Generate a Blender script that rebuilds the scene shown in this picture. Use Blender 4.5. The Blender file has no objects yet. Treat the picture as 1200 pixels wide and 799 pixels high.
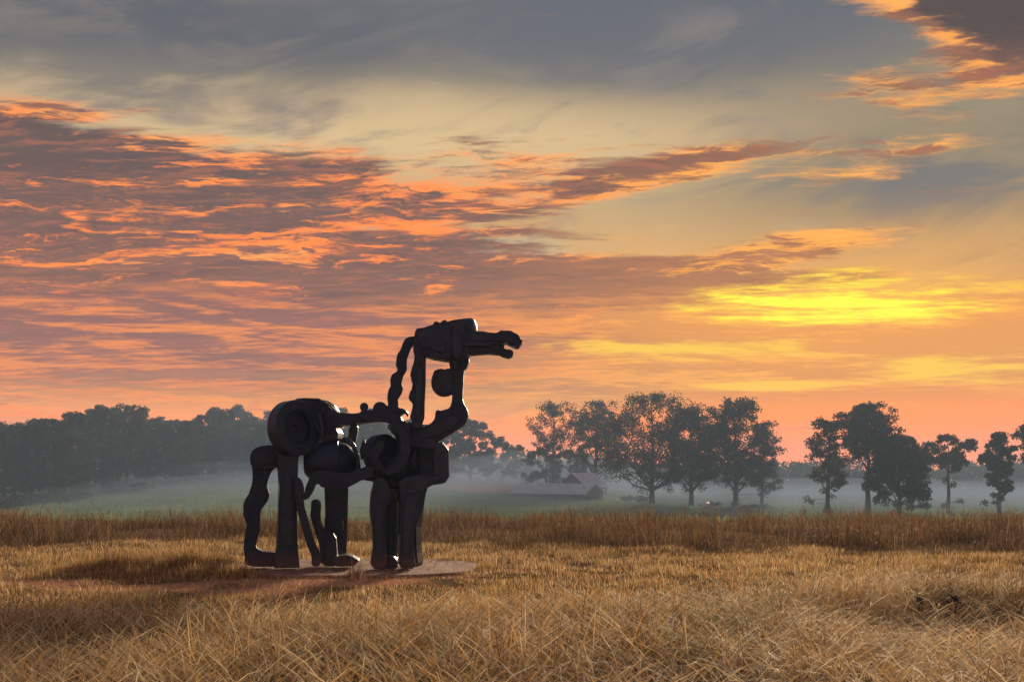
import bpy, bmesh, math, random
import numpy as np
from mathutils import Vector, Matrix

sc = bpy.context.scene
COL = sc.collection
rng = np.random.default_rng(7)
random.seed(7)

# ------------------------------------------------------------------ camera
EYE = 1.46          # camera height above the field (m)
FPX, CX, HY = 1200.0, 600.0, 548.0   # focal length, centre column and eye level of the photograph, in its pixels
cam_d = bpy.data.cameras.new('camera')
cam = bpy.data.objects.new('camera', cam_d)
COL.objects.link(cam)
cam.location = (0, 0, EYE)
cam.rotation_euler = (math.radians(90), 0, 0)
cam_d.sensor_width = 36.0
cam_d.lens = 36.0
cam_d.shift_y = (HY - 399.5) / 1200.0
cam_d.clip_start = 0.1
cam_d.clip_end = 5000
sc.camera = cam

sc.view_settings.view_transform = 'Standard'
sc.view_settings.look = 'None'
sc.view_settings.exposure = 0.35
sc.view_settings.gamma = 1.0
sc.view_settings.use_curve_mapping = False
sc.cycles.use_denoising = True
sc.cycles.volume_bounces = 1
sc.cycles.max_bounces = 6
sc.cycles.transparent_max_bounces = 8

# ------------------------------------------------------------------ sun (low, behind thin cloud)
SUN_AZ, SUN_EL = math.atan((975 - CX) / FPX), math.radians(14.0)
sun_d = bpy.data.lights.new('sun', 'SUN')
sun_d.energy = 5.0
sun_d.angle = math.radians(11)
sun_d.color = (1.0, 0.78, 0.54)
sun = bpy.data.objects.new('sun', sun_d)
COL.objects.link(sun)
sdir = Vector((math.sin(SUN_AZ) * math.cos(SUN_EL), math.cos(SUN_AZ) * math.cos(SUN_EL), math.sin(SUN_EL)))
sun.rotation_euler = (-sdir).to_track_quat('-Z', 'Y').to_euler()
sun.location = sdir * 60

# ------------------------------------------------------------------ node arithmetic helper
class S:
    """a float socket with arithmetic"""
    nt = None
    def __init__(s, k): s.k = k
    @staticmethod
    def math(op, *a, clamp=False):
        n = S.nt.nodes.new('ShaderNodeMath'); n.operation = op; n.use_clamp = clamp
        for i, v in enumerate(a):
            if isinstance(v, S): S.nt.links.new(v.k, n.inputs[i])
            else: n.inputs[i].default_value = float(v)
        return S(n.outputs[0])
    def __add__(a, b): return S.math('ADD', a, b)
    __radd__ = __add__
    def __sub__(a, b): return S.math('SUBTRACT', a, b)
    def __rsub__(a, b): return S.math('SUBTRACT', b, a)
    def __mul__(a, b): return S.math('MULTIPLY', a, b)
    __rmul__ = __mul__
    def __truediv__(a, b): return S.math('DIVIDE', a, b)
    def __rtruediv__(a, b): return S.math('DIVIDE', b, a)
def sstep(x, a, b):
    n = S.nt.nodes.new('ShaderNodeMapRange'); n.interpolation_type = 'SMOOTHSTEP'
    S.nt.links.new(x.k, n.inputs[0]); n.inputs[1].default_value = a; n.inputs[2].default_value = b
    if a > b:
        n.inputs[1].default_value = b; n.inputs[2].default_value = a
        n.inputs[3].default_value = 1; n.inputs[4].default_value = 0
    return S(n.outputs[0])
def xyz(x, y, z):
    n = S.nt.nodes.new('ShaderNodeCombineXYZ')
    for i, v in enumerate((x, y, z)):
        if isinstance(v, S): S.nt.links.new(v.k, n.inputs[i])
        else: n.inputs[i].default_value = v
    return n.outputs[0]
def noise(vec, scale, detail=4, rough=0.5, dist=0.0):
    n = S.nt.nodes.new('ShaderNodeTexNoise')
    if vec is not None: S.nt.links.new(vec, n.inputs['Vector'])
    n.inputs['Scale'].default_value = scale; n.inputs['Detail'].default_value = detail
    n.inputs['Roughness'].default_value = rough; n.inputs['Distortion'].default_value = dist
    return S(n.outputs[0])
def ramp(x, stops, interp='LINEAR'):
    n = S.nt.nodes.new('ShaderNodeValToRGB'); S.nt.links.new(x.k, n.inputs[0])
    cr = n.color_ramp; cr.interpolation = interp
    while len(cr.elements) < len(stops): cr.elements.new(0.5)
    for e, (p, c) in zip(cr.elements, stops):
        e.position = p; e.color = (c[0], c[1], c[2], 1)
    return n.outputs[0]
def mix(f, a, b, mode='MIX'):
    n = S.nt.nodes.new('ShaderNodeMix'); n.data_type = 'RGBA'; n.blend_type = mode
    for i, v in ((0, f), (6, a), (7, b)):
        if isinstance(v, S): S.nt.links.new(v.k, n.inputs[i])
        elif isinstance(v, (int, float)): n.inputs[i].default_value = v
        elif isinstance(v, tuple): n.inputs[i].default_value = (*v, 1)
        else: S.nt.links.new(v, n.inputs[i])
    return n.outputs[2]
def lin(r, g, b):
    return tuple(((c / 255) / 12.92 if c < 10 else ((c / 255 + 0.055) / 1.055) ** 2.4) for c in (r, g, b))

# ------------------------------------------------------------------ sky
world = bpy.data.worlds.new('World'); sc.world = world
world.use_nodes = True
nt = world.node_tree; nt.nodes.clear(); S.nt = nt
tc = nt.nodes.new('ShaderNodeTexCoord')
sep = nt.nodes.new('ShaderNodeSeparateXYZ'); nt.links.new(tc.outputs['Generated'], sep.inputs[0])
dx, dy, dz = S(sep.outputs[0]), S(sep.outputs[1]), S(sep.outputs[2])
AZ = S.math('ARCTAN2', dx, dy)
EL = S.math('ARCSINE', S.math('MINIMUM', S.math('MAXIMUM', dz, -1), 1))
def ae(px, py):                      # direction (azimuth, elevation) of a point of the photograph
    a = math.atan((px - CX) / FPX); t = (HY - py) / FPX
    return a, math.atan(t * math.cos(a))
def blob(px, py, hw, hh, slope=0.0, az=None, el=None):
    """1 in the middle of an elongated patch of sky, 0 at its edge and beyond"""
    a0, e0 = ae(px, py)
    da = (AZ if az is None else az) - a0
    de = (EL if el is None else el) - e0 - da * slope
    u = da * (FPX / hw); v = de * (FPX / hh)
    return S.math('SUBTRACT', 1.0, S.math('SQRT', u * u + v * v), clamp=True)

zz = S.math('MAXIMUM', dz, 0.0)
pk = 1.0 / (zz + 0.10)
PV = xyz(dx * pk, dy * pk, 0.0)                       # a cloud deck seen in perspective
w1 = noise(PV, 1.3, 3, 0.5); w2 = noise(xyz(dx * pk, dy * pk, 7.3), 1.3, 3, 0.5)
PW = xyz(dx * pk + (w1 - 0.5) * 0.9, dy * pk + (w2 - 0.5) * 0.9, 0.0)
nbig = noise(PW, 1.15, 5, 0.58, 0.3)
nfin = noise(xyz(dx * pk * 0.34 + (w1 - 0.5) * 0.35, dy * pk * 1.35 + dx * pk * 0.12 + (w2 - 0.5) * 0.35, 3.1), 5.5, 7, 0.66, 0.25)
PS = xyz(AZ * 3.0, EL * 30.0 + AZ * 1.0, 1.7)         # long thin streaks near the horizon
nstr = noise(PS, 1.6, 6, 0.62, 0.6)
# high thin veil, combed
PC = xyz(AZ * 2.2 + EL * 2.5, EL * 9.0 - AZ * 2.2, 4.0)
nvei = noise(PC, 1.9, 7, 0.58, 0.7)
nvbig = noise(xyz(AZ * 2.0, EL * 5.0, 9.0), 1.4, 3, 0.5)

sunang = S.math('ARCCOSINE', S.math('MINIMUM', dx * sdir.x + dy * sdir.y + dz * sdir.z, 1.0))
elr = EL * (1 / 0.9)
warm = ramp(elr, [(0.0, lin(255, 138, 84)), (0.045, lin(255, 148, 80)), (0.095, lin(255, 172, 84)), (0.15, lin(248, 168, 88)),
                  (0.205, lin(212, 164, 106)), (0.27, lin(194, 162, 116)), (0.345, lin(188, 162, 126)), (0.40, lin(124, 119, 110)),
                  (0.49, lin(98, 101, 107)), (0.75, lin(98, 104, 114)), (1.0, lin(96, 104, 118))])
cool = ramp(elr, [(0.0, lin(156, 132, 130)), (0.1, lin(150, 132, 132)), (0.25, lin(132, 128, 132)), (0.45, lin(112, 114, 122)),
                  (0.75, lin(98, 104, 114)), (1.0, lin(96, 104, 118))])
base = mix(sstep(sunang, 0.55, 1.5), warm, cool)
# grey-brown calm sky on the right, pale glow in the middle
base = mix(sstep(blob(1130, 190, 430, 150), 0.0, 0.75) * 0.75, base, lin(126, 118, 100))
base = mix(sstep(blob(420, 150, 620, 80, -0.05), 0.0, 0.8) * 0.55, base, lin(232, 200, 146))
base = mix(sstep(blob(600, 300, 90, 38), 0.0, 0.7) * 0.6, base, lin(176, 182, 158))
base = mix(sstep(blob(1150, 300, 260, 70), 0.0, 0.8) * 0.45, base, lin(206, 162, 100))
base = mix(sstep(blob(960, 500, 520, 80), 0.0, 0.9) * 0.85, base, lin(255, 128, 40))
base = mix(sstep(blob(600, 445, 330, 60), 0.0, 0.9) * 0.6, base, lin(255, 190, 92))
veil = S.math('ADD', (nvei - 0.5) * 1.9, (nvbig - 0.5) * 1.3)
base = mix(sstep(veil, 0.02, 0.5) * sstep(EL, 0.10, 0.28) * sstep(EL, 0.60, 0.34) * 0.75, base, lin(232, 198, 154))
base = mix(sstep(veil, -0.05, -0.45) * sstep(EL, 0.10, 0.26) * 0.7, base, lin(96, 102, 113))

base = mix(sstep(blob(60, 10, 640, 105, -0.05) + (nvei - 0.5) * 2.0, 0.05, 0.7) * 0.72, base, lin(82, 88, 100))
base = mix(sstep(blob(820, 20, 460, 100, 0.0) + (nvei - 0.5) * 1.8, 0.05, 0.7) * 0.7, base, lin(92, 98, 110))
# cloud decks: how much cloud stands where
cov = sstep(blob(-80, 258, 960, 160, -0.05), 0.0, 0.5) * 0.70
for b, k in ((blob(520, 205, 330, 62, 0.02), 0.34), (blob(770, 203, 200, 30, 0.16), 0.56), (blob(735, 332, 270, 40, 0.0), 1.0),
             (blob(930, 289, 140, 24, 0.02), 0.62), (blob(1240, -26, 310, 130, -0.30), 0.90), (blob(1010, 180, 170, 50, 0.12), 0.36),
             (blob(60, 400, 900, 85, 0.0), 0.46), (blob(900, 395, 330, 26, 0.02), 0.36),
             (blob(1060, 100, 180, 40, -0.05), 0.34), (blob(430, 375, 330, 30, 0.0), 0.22), (blob(985, 326, 110, 14, 0.0), 0.5),
             (blob(40, 170, 300, 60, 0.0), 0.16)):
    cov = cov + sstep(b, 0.0, 0.7) * k
rest = sstep(sunang, 0.75, 1.3) * sstep(EL, 0.75, 0.4) * 0.42        # the deck goes on round the rest of the sky
cov = cov + rest
lowmix = sstep(EL, 0.24, 0.12)
nmic = noise(xyz(dx * pk * 0.50 + dy * pk * 0.2, dy * pk * 1.4 + (w1 - 0.5) * 0.4, 8.1), 16.0, 4, 0.62, 0.3)
nn = (nbig - 0.5) * 0.95 + (nfin - 0.5) * 1.35 + (nmic - 0.5) * 0.6
nlow = (nstr - 0.5) * 2.4 + (nfin - 0.5) * 0.6 + (nmic - 0.5) * 0.5
nall = nn * (1.0 - lowmix) + nlow * lowmix
D = cov - 0.42 + nall
alpha = sstep(D, -0.24, 0.16)
# the sun is low: cloud undersides and thin parts are lit, thick middles stay dull
near = sstep(sunang, 0.38, 0.06)
rim = mix(sstep(EL, 0.36, 0.16), lin(255, 146, 78), (1.12, 0.255, 0.045))
rim = mix(near * 0.8, rim, lin(255, 176, 72))
rim = mix(sstep(nfin, 0.46, 0.70) * 0.6, rim, lin(255, 180, 96))
core = mix(sstep(EL, 0.12, 0.30), lin(142, 96, 84), lin(100, 82, 80))
core = mix(sstep(EL, 0.14, 0.05) * 0.6, core, lin(204, 128, 106))
core = mix(near * 0.45, core, lin(196, 120, 70))
core = mix(sstep(nfin, 0.60, 0.36) * 0.55, core, lin(98, 76, 76))
core = mix(sstep(nmic, 0.48, 0.68) * 0.45, core, lin(190, 112, 80))
nlit = noise(xyz(AZ * 2.6, EL * 30.0 - AZ * 1.2 + (nbig - 0.5) * 2.4, 5.5), 1.7, 7, 0.70, 0.25)
lit = sstep(D * 0.75 + (0.5 - nlit) * 3.2 + (nmic - 0.5) * 0.9, 0.22, -0.22)
cl = mix(lit, core, rim)
cl = mix(sstep(D, 0.16, 0.42) * sstep(EL, 0.31, 0.37) * sstep(AZ, 0.1, 0.3), cl, mix(nfin, lin(58, 54, 60), lin(92, 78, 76)))
cloudc = mix(alpha, base, cl)
# long lit and dull bands low on the sky
band = sstep(nstr + (nfin - 0.5) * 0.45 + (nmic - 0.5) * 0.4, 0.43, 0.62)
bandc = mix(band, lin(150, 98, 92), lin(255, 146, 76))
bandc = mix(sstep(AZ, -0.1, 0.25) * 0.7, bandc, mix(band, lin(206, 120, 66), lin(255, 184, 72)))
bm_ = sstep(EL, 0.045, 0.085) * sstep(EL + (nbig - 0.5) * 0.06, 0.175, 0.140) * sstep(AZ, 1.0, 0.25)
cloudc = mix(bm_ * 0.78, cloudc, bandc)
# yellow light breaking through round the hidden sun
halo = sstep(blob(960, 372, 620, 150, 0.0), 0.0, 1.0)
cloudc = mix(halo * (1.0 - alpha * 0.6) * 0.5, cloudc, lin(255, 172, 64))
gb = blob(985, 356, 225, 43, 0.0)
glow = gb * 0.9 + (nstr - 0.5) * 2.4 + (nmic - 0.5) * 1.2 + (nfin - 0.5) * 0.9
gcut = sstep(EL + (nstr - 0.5) * 0.03, 0.124, 0.142) * sstep(gb, 0.0, 0.22)
cloudc = mix(sstep(glow, 0.10, 0.8) * gcut * 0.85, cloudc, lin(255, 204, 56))
cloudc = mix(sstep(glow, 0.40, 1.05) * gcut, cloudc, (1.25, 1.05, 0.05))
gb2 = blob(800, 408, 420, 26, -0.015)
gl2 = gb2 + (nstr - 0.5) * 2.2 + (nmic - 0.5) * 0.5
cloudc = mix(sstep(gl2, 0.50, 1.0) * sstep(gb2, 0.0, 0.3) * 0.85, cloudc, lin(255, 208, 62))
gb3 = blob(1110, 428, 230, 40, -0.03)
gl3 = gb3 + (nstr - 0.5) * 2.4 + (nmic - 0.5) * 0.5
cloudc = mix(sstep(gl3, 0.50, 1.0) * sstep(gb3, 0.0, 0.3) * 0.85, cloudc, lin(255, 206, 62))
gb4 = blob(900, 452, 130, 10, 0.0)
gl4 = gb4 + (nstr - 0.5) * 1.2
cloudc = mix(sstep(gl4, 0.3, 0.7) * sstep(gb4, 0.0, 0.2) * 0.9, cloudc, lin(255, 200, 64))

# the horizon itself is brightest, towards the sunrise
hz_ = 1.0 + 1.1 * sstep(EL, 0.075, 0.0) * sstep(sunang, 1.2, 0.5)
cloudc = mix(1.0, cloudc, xyz(hz_, 1.0 + (hz_ - 1.0) * 0.62, 1.0 + (hz_ - 1.0) * 0.30), 'MULTIPLY')
sky = nt.nodes.new('ShaderNodeTexSky'); sky.sky_type = 'NISHITA'; sky.sun_disc = False
sky.sun_elevation = math.radians(3.0); sky.sun_rotation = SUN_AZ
bg1 = nt.nodes.new('ShaderNodeBackground'); nt.links.new(sky.outputs[0], bg1.inputs[0]); bg1.inputs[1].default_value = 0.05
bg2 = nt.nodes.new('ShaderNodeBackground'); nt.links.new(cloudc, bg2.inputs[0]); bg2.inputs[1].default_value = 0.92
ms = nt.nodes.new('ShaderNodeMixShader'); ms.inputs[0].default_value = 0.95
nt.links.new(bg1.outputs[0], ms.inputs[1]); nt.links.new(bg2.outputs[0], ms.inputs[2])
world.cycles.sampling_method = 'MANUAL'; world.cycles.sample_map_resolution = 256
wo = nt.nodes.new('ShaderNodeOutputWorld'); nt.links.new(ms.outputs[0], wo.inputs[0])
HAZE_D, MIST_D = 0.0011, 0.0095

# ------------------------------------------------------------------ small helpers
def W(px, py, Y):
    """world point seen at a pixel of the photograph, at distance Y along the view"""
    return Vector(((px - CX) / FPX * Y, Y, EYE - (py - HY) / FPX * Y))
def tag(o, label=None, cat=None, group=None, kind=None):
    if label: o['label'] = label
    if cat: o['category'] = cat
    if group: o['group'] = group
    if kind: o['kind'] = kind
    return o
def link(name, me, mat=None, parent=None):
    o = bpy.data.objects.new(name, me); COL.objects.link(o)
    if mat is not None and not me.materials: me.materials.append(mat)
    if parent is not None:
        o.parent = parent
        o.matrix_parent_inverse = Matrix.Translation(-parent.location)
    return o
def empty(name, loc):
    o = bpy.data.objects.new(name, None); COL.objects.link(o); o.location = loc
    o.empty_display_size = 0.3
    return o
def mat_new(name):
    m = bpy.data.materials.new(name); m.use_nodes = True
    t = m.node_tree; t.nodes.clear(); S.nt = t
    out = t.nodes.new('ShaderNodeOutputMaterial')
    b = t.nodes.new('ShaderNodeBsdfPrincipled'); t.links.new(b.outputs[0], out.inputs[0])
    return m, t, b, out
def setin(t, b, name, v):
    if isinstance(v, S): t.links.new(v.k, b.inputs[name])
    elif isinstance(v, (int, float)): b.inputs[name].default_value = v
    elif isinstance(v, tuple): b.inputs[name].default_value = (*v, 1) if len(v) == 3 else v
    else: t.links.new(v, b.inputs[name])
def bump(t, b, h, strength, dist=0.02):
    n = t.nodes.new('ShaderNodeBump'); n.inputs['Strength'].default_value = strength; n.inputs['Distance'].default_value = dist
    t.links.new(h.k, n.inputs['Height']); t.links.new(n.outputs[0], b.inputs['Normal'])
def objco(t): return t.nodes.new('ShaderNodeTexCoord').outputs['Object']
def geopos(t): return t.nodes.new('ShaderNodeNewGeometry').outputs['Position']
def ss(x, a, b):
    t = np.clip((np.asarray(x, float) - a) / (b - a), 0, 1); return t * t * (3 - 2 * t)
# value noise for laying out the ground and the grass
_perm = np.random.default_rng(3).random((256, 256))
def vnoise(x, y):
    x = np.asarray(x, float); y = np.asarray(y, float)
    xi = np.floor(x).astype(int); yi = np.floor(y).astype(int); fx = x - xi; fy = y - yi
    fx = fx * fx * (3 - 2 * fx); fy = fy * fy * (3 - 2 * fy)
    g = lambda i, j: _perm[i % 256, j % 256]
    return (g(xi, yi) * (1 - fx) + g(xi + 1, yi) * fx) * (1 - fy) + (g(xi, yi + 1) * (1 - fx) + g(xi + 1, yi + 1) * fx) * fy
def fbm(x, y, o=3):
    s = 0; a = 0.5; n = 0
    for k in range(o):
        s = s + a * vnoise(x * 2 ** k + 17 * k, y * 2 ** k + 5 * k); n += a; a *= 0.5
    return s / n

# ------------------------------------------------------------------ ground
def ground_z(X, Y):
    X = np.asarray(X, float); Y = np.asarray(Y, float)
    z = -6.3 * (0.75 * ss(Y, 22, 128) + 0.25 * ss(Y, 24, 60)) - 3.0 * ss(Y, 330, 620)
    z = z + 5.6 * ss(Y, 140, 290) * ss(-X, -70, 55) * (1 - 0.8 * ss(Y, 330, 600))
    z = z + 0.9 * (fbm(X / 45, Y / 45) - 0.5) * ss(Y, 45, 110)
    z = z + 0.10 * (fbm(X / 3.1 + 9, Y / 3.1) - 0.5) * ss(Y, 3, 6)
    z = z + 0.25 * (fbm(X / 7 + 3, Y / 7 + 8) - 0.5) * ss(Y, 18, 30)
    z = z - 0.24 * np.exp(-((Y - 8.9) / 0.95) ** 2) * ss(X, 2.0, 3.6) - 0.14 * np.exp(-((Y - 7.6) / 0.7) ** 2) * ss(-X, 2.4, 3.4)
    d = np.hypot((X + 2.2) / 2.6, (Y - 14.6) / 1.9)
    return z * (1 - ss(-d, -1.35, -0.85)) + 0.02 * ss(-d, -1.35, -0.85)

def grid_axis(parts):
    out = []
    for a, b, n in parts: out += list(np.linspace(a, b, n, endpoint=False))
    return np.array(out + [parts[-1][1]])
gy = grid_axis([(-40, 0, 10), (0, 5, 10), (5, 32, 120), (32, 80, 40), (80, 330, 70), (330, 900, 30)])
gxh = grid_axis([(0, 16, 70), (16, 60, 36), (60, 200, 30), (200, 640, 18)])
gx = np.concatenate([-gxh[::-1][:-1], gxh])
GX, GY = np.meshgrid(gx, gy)
GZ = ground_z(GX, GY)
v = np.stack([GX, GY, GZ], -1).reshape(-1, 3)
nx_, ny_ = len(gx), len(gy)
idx = np.arange(nx_ * ny_).reshape(ny_, nx_)
q = np.stack([idx[:-1, :-1], idx[:-1, 1:], idx[1:, 1:], idx[1:, :-1]], -1).reshape(-1, 4)
def np_mesh(name, verts, quads=None, tris=None, smooth=False, attr=None):
    me = bpy.data.meshes.new(name)
    me.vertices.add(len(verts)); me.vertices.foreach_set('co', np.ascontiguousarray(verts, np.float32).ravel())
    ls = []; st = []; tt = []
    n = 0
    for arr, k in ((quads, 4), (tris, 3)):
        if arr is None or len(arr) == 0: continue
        ls.append(arr.ravel()); st.append(n + np.arange(len(arr)) * k); tt.append(np.full(len(arr), k)); n += arr.size
    ls = np.concatenate(ls).astype(np.int32); st = np.concatenate(st).astype(np.int32)
    me.loops.add(len(ls)); me.loops.foreach_set('vertex_index', ls)
    me.polygons.add(len(st)); me.polygons.foreach_set('loop_start', st)
    if smooth: me.polygons.foreach_set('use_smooth', np.ones(len(st), bool))
    if attr is not None:
        a = me.color_attributes.new('tint', 'FLOAT_COLOR', 'POINT')
        a.data.foreach_set('color', np.ascontiguousarray(attr, np.float32).ravel())
    me.update(calc_edges=True); me.validate()
    return me
# ground colours: trodden straw and soil near, red clay where the turf is worn away, meadow beyond
m_ground, t, b, _ = mat_new('ground')
pos = geopos(t); sp = t.nodes.new('ShaderNodeSeparateXYZ'); t.links.new(pos, sp.inputs[0])
px_, py_ = S(sp.outputs[0]), S(sp.outputs[1])
n1 = noise(pos, 1.2, 5, 0.6); n2 = noise(pos, 14, 4, 0.65); n3 = noise(pos, 0.05, 5, 0.55); n4 = noise(pos, 0.6, 4, 0.6)
near_c = mix(sstep(n2, 0.35, 0.65), (0.10, 0.062, 0.032), (0.24, 0.155, 0.075))
near_c = mix(sstep(n1, 0.5, 0.7) * 0.5, near_c, (0.12, 0.085, 0.045))
clay = mix(sstep(n2, 0.3, 0.7), (0.42, 0.18, 0.10), (0.58, 0.31, 0.20))
def spot(x, y, rx, ry):
    u = (px_ - x) * (1 / rx); w = (py_ - y) * (1 / ry)
    return S.math('SUBTRACT', 1.0, S.math('SQRT', u * u + w * w), clamp=True)
SPOTS = ((-2.4, 13.0, 1.9, 0.6), (-4.6, 12.55, 1.6, 0.5), (-1.9, 14.6, 2.5, 1.9), (-5.9, 12.9, 1.2, 0.45), (-3.2, 12.2, 1.2, 0.5))
cm = spot(*SPOTS[0])
for s_ in SPOTS[1:]: cm = S.math('MAXIMUM', cm, spot(*s_))
near_c = mix(sstep(cm + (n1 - 0.5) * 1.6, 0.08, 0.4), near_c, clay)
far_c = mix(sstep(n3, 0.4, 0.62), (0.13, 0.20, 0.075), (0.22, 0.29, 0.13))
far_c = mix(sstep(n4, 0.5, 0.72) * 0.6, far_c, (0.21, 0.19, 0.115))
soil = S.math('MULTIPLY', spot(-4.0, 250, 20, 34), 1.0)
far_c = mix(sstep(soil + (n4 - 0.5) * 0.4, 0.15, 0.5), far_c, (0.46, 0.18, 0.12))
setin(t, b, 'Base Color', mix(sstep(py_ + (n4 - 0.5) * 8, 26, 36), near_c, far_c))
b.inputs['Roughness'].default_value = 1.0; b.inputs['Specular IOR Level'].default_value = 0.0
bump(t, b, n2 + n1, 0.6, 0.03)
ground = link('ground', np_mesh('ground', v, q, smooth=True), m_ground)
tag(ground, 'wide open field sloping down to a misty valley', kind='structure')

# ------------------------------------------------------------------ iron statue on its slab
m_iron, t, b, _ = mat_new('painted_iron')
oc = geopos(t); sp = t.nodes.new('ShaderNodeSeparateXYZ'); t.links.new(oc, sp.inputs[0])
n1 = noise(oc, 2.2, 5, 0.6); n2 = noise(oc, 26, 4, 0.6); n3 = noise(oc, 9, 4, 0.65)
ic = mix(sstep(n1, 0.4, 0.65), (0.006, 0.013, 0.036), (0.018, 0.028, 0.058))
rnd = S(t.nodes.new('ShaderNodeObjectInfo').outputs['Random'])
ic = mix(rnd * 0.7, ic, (0.015, 0.027, 0.062))
rust = sstep(n3 + (n1 - 0.5) * 0.8, 0.60, 0.76)
foot = sstep(S(sp.outputs[2]) + (n3 - 0.5) * 0.35, 0.34, 0.12)
b.inputs['Specular Tint'].default_value = (0.42, 0.62, 1.0, 1)
ic = mix(rust * 0.25, ic, (0.045, 0.028, 0.022))
ic = mix(foot * 0.65, ic, (0.16, 0.06, 0.035))
pt = S(t.nodes.new('ShaderNodeNewGeometry').outputs['Pointiness'])
ic = mix(sstep(pt + (n3 - 0.5) * 0.10, 0.52, 0.60) * 0.7, ic, (0.075, 0.085, 0.105))  # worn edges paler: edge highlights put into the iron's colour
setin(t, b, 'Base Color', ic)
setin(t, b, 'Roughness', 0.27 + 0.34 * sstep(n3, 0.3, 0.75))
b.inputs['Metallic'].default_value = 0.0; b.inputs['Specular IOR Level'].default_value = 0.5
n6 = noise(oc, 70, 3, 0.6)
bump(t, b, n2 * 0.5 + n6 * 0.5 + n3 * 0.3, 0.35, 0.008)

YS = 14.35                     # distance of the statue's middle plane
statue = empty('horse_statue', (W(430, 660, YS).x, YS, 0.06))
tag(statue, 'dark welded iron horse statue with long upright neck standing on the concrete slab', 'statue')
CROP = {'A': (260, 350, 913 / 400), 'B': (270, 450, 625 / 180), 'C': (410, 450, 556 / 160), 'D': (430, 360, 999 / 200),
        'E': (280, 460, 799 / 120), 'F': (340, 460, 799 / 120), 'G': (410, 460, 799 / 120), 'H': (280, 560, 799 / 120),
        'I': (400, 560, 799 / 120), 'J': (480, 365, 1065 / 80), 'K': (540, 365, 1065 / 80), 'P': (0, 0, 1.0)}
def outline(crop, pts, Y):
    ox, oy, k = CROP[crop]
    out = []
    for (u, w_) in pts:
        p = W(ox + u / k, oy + w_ / k, Y); p.z = max(p.z, 0.052); out.append(p)
    return out
def smooth_poly(pts, it):
    for _ in range(it):
        q_ = []
        for i, p in enumerate(pts):
            n = pts[(i + 1) % len(pts)]
            q_ += [p * 0.75 + n * 0.25, p * 0.25 + n * 0.75]
        pts = q_
    return pts
def bevel(o, w=0.012, seg=2):
    m = o.modifiers.new('edge', 'BEVEL'); m.width = w; m.segments = seg; m.limit_method = 'ANGLE'; m.angle_limit = math.radians(35)
    m.harden_normals = False
def plate(name, crop, pts, d=0.0, th=0.14, yaw=0.0, sm=1, bev=0.006, parent=None):
    """a flame-cut iron plate: an outline standing at depth YS + d, th thick; yaw turns it about its own middle"""
    P = outline(crop, pts, YS + d)
    if sm: P = smooth_poly(P, sm)
    P = [p + Vector((random.uniform(-1, 1), 0, random.uniform(-1, 1))) * 0.006 for p in P]      # flame-cut edges are never quite true
    for p in P: p.z = max(p.z, 0.052)
    cx = sum(p.x for p in P) / len(P)
    bm = bmesh.new()
    cy, sy = math.cos(yaw), math.sin(yaw)
    def tr(p, dy):
        x = (p.x - cx) / max(cy, 0.3)
        return Vector((cx + x * cy - dy * sy, YS + d + x * sy + dy * cy, p.z))
    f0 = [bm.verts.new(tr(p, -th / 2)) for p in P]; f1 = [bm.verts.new(tr(p, th / 2)) for p in P]
    bm.faces.new(f0); bm.faces.new(f1[::-1])
    for i in range(len(P)):
        j = (i + 1) % len(P); bm.faces.new((f0[j], f0[i], f1[i], f1[j]))
    bmesh.ops.recalc_face_normals(bm, faces=bm.faces)
    bmesh.ops.remove_doubles(bm, verts=bm.verts, dist=0.001)
    me = bpy.data.meshes.new(name); bm.to_mesh(me); bm.free()
    o = link(name, me, m_iron, statue)
    bevel(o, bev); return o
def lathe(name, centre, axis, prof, seg=40, closed=True):
    """a turned part: prof is a list of (distance along the axis, radius)"""
    ax = Vector(axis).normalized(); u = ax.orthogonal().normalized(); w_ = ax.cross(u)
    bm = bmesh.new(); rings = []
    for (s_, r_) in prof:
        rings.append([bm.verts.new(Vector(centre) + ax * s_ + (u * math.cos(a) + w_ * math.sin(a)) * r_) for a in np.linspace(0, 2 * math.pi, seg, endpoint=False)])
    n = len(rings)
    for i in range(n if closed else n - 1):
        A, B = rings[i], rings[(i + 1) % n]
        for k in range(seg):
            f = bm.faces.new((A[k], A[(k + 1) % seg], B[(k + 1) % seg], B[k])); f.smooth = True
    if not closed:
        bm.faces.new(rings[0][::-1]); bm.faces.new(rings[-1])
    bmesh.ops.recalc_face_normals(bm, faces=bm.faces)
    me = bpy.data.meshes.new(name); bm.to_mesh(me); bm.free()
    o = link(name, me, m_iron, statue); bevel(o, 0.01)
    me.set_sharp_from_angle(angle=math.radians(40))
    return o
def ring(name, px, py, d, R, r, L, yaw, pitch=0.0):
    c = W(px, py, YS + d); ax = (math.sin(yaw) * math.cos(pitch), -math.cos(yaw) * math.cos(pitch), math.sin(pitch))
    return lathe(name, c, ax, [(0, r), (0, R), (-L, R), (-L, r)], 44)
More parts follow.
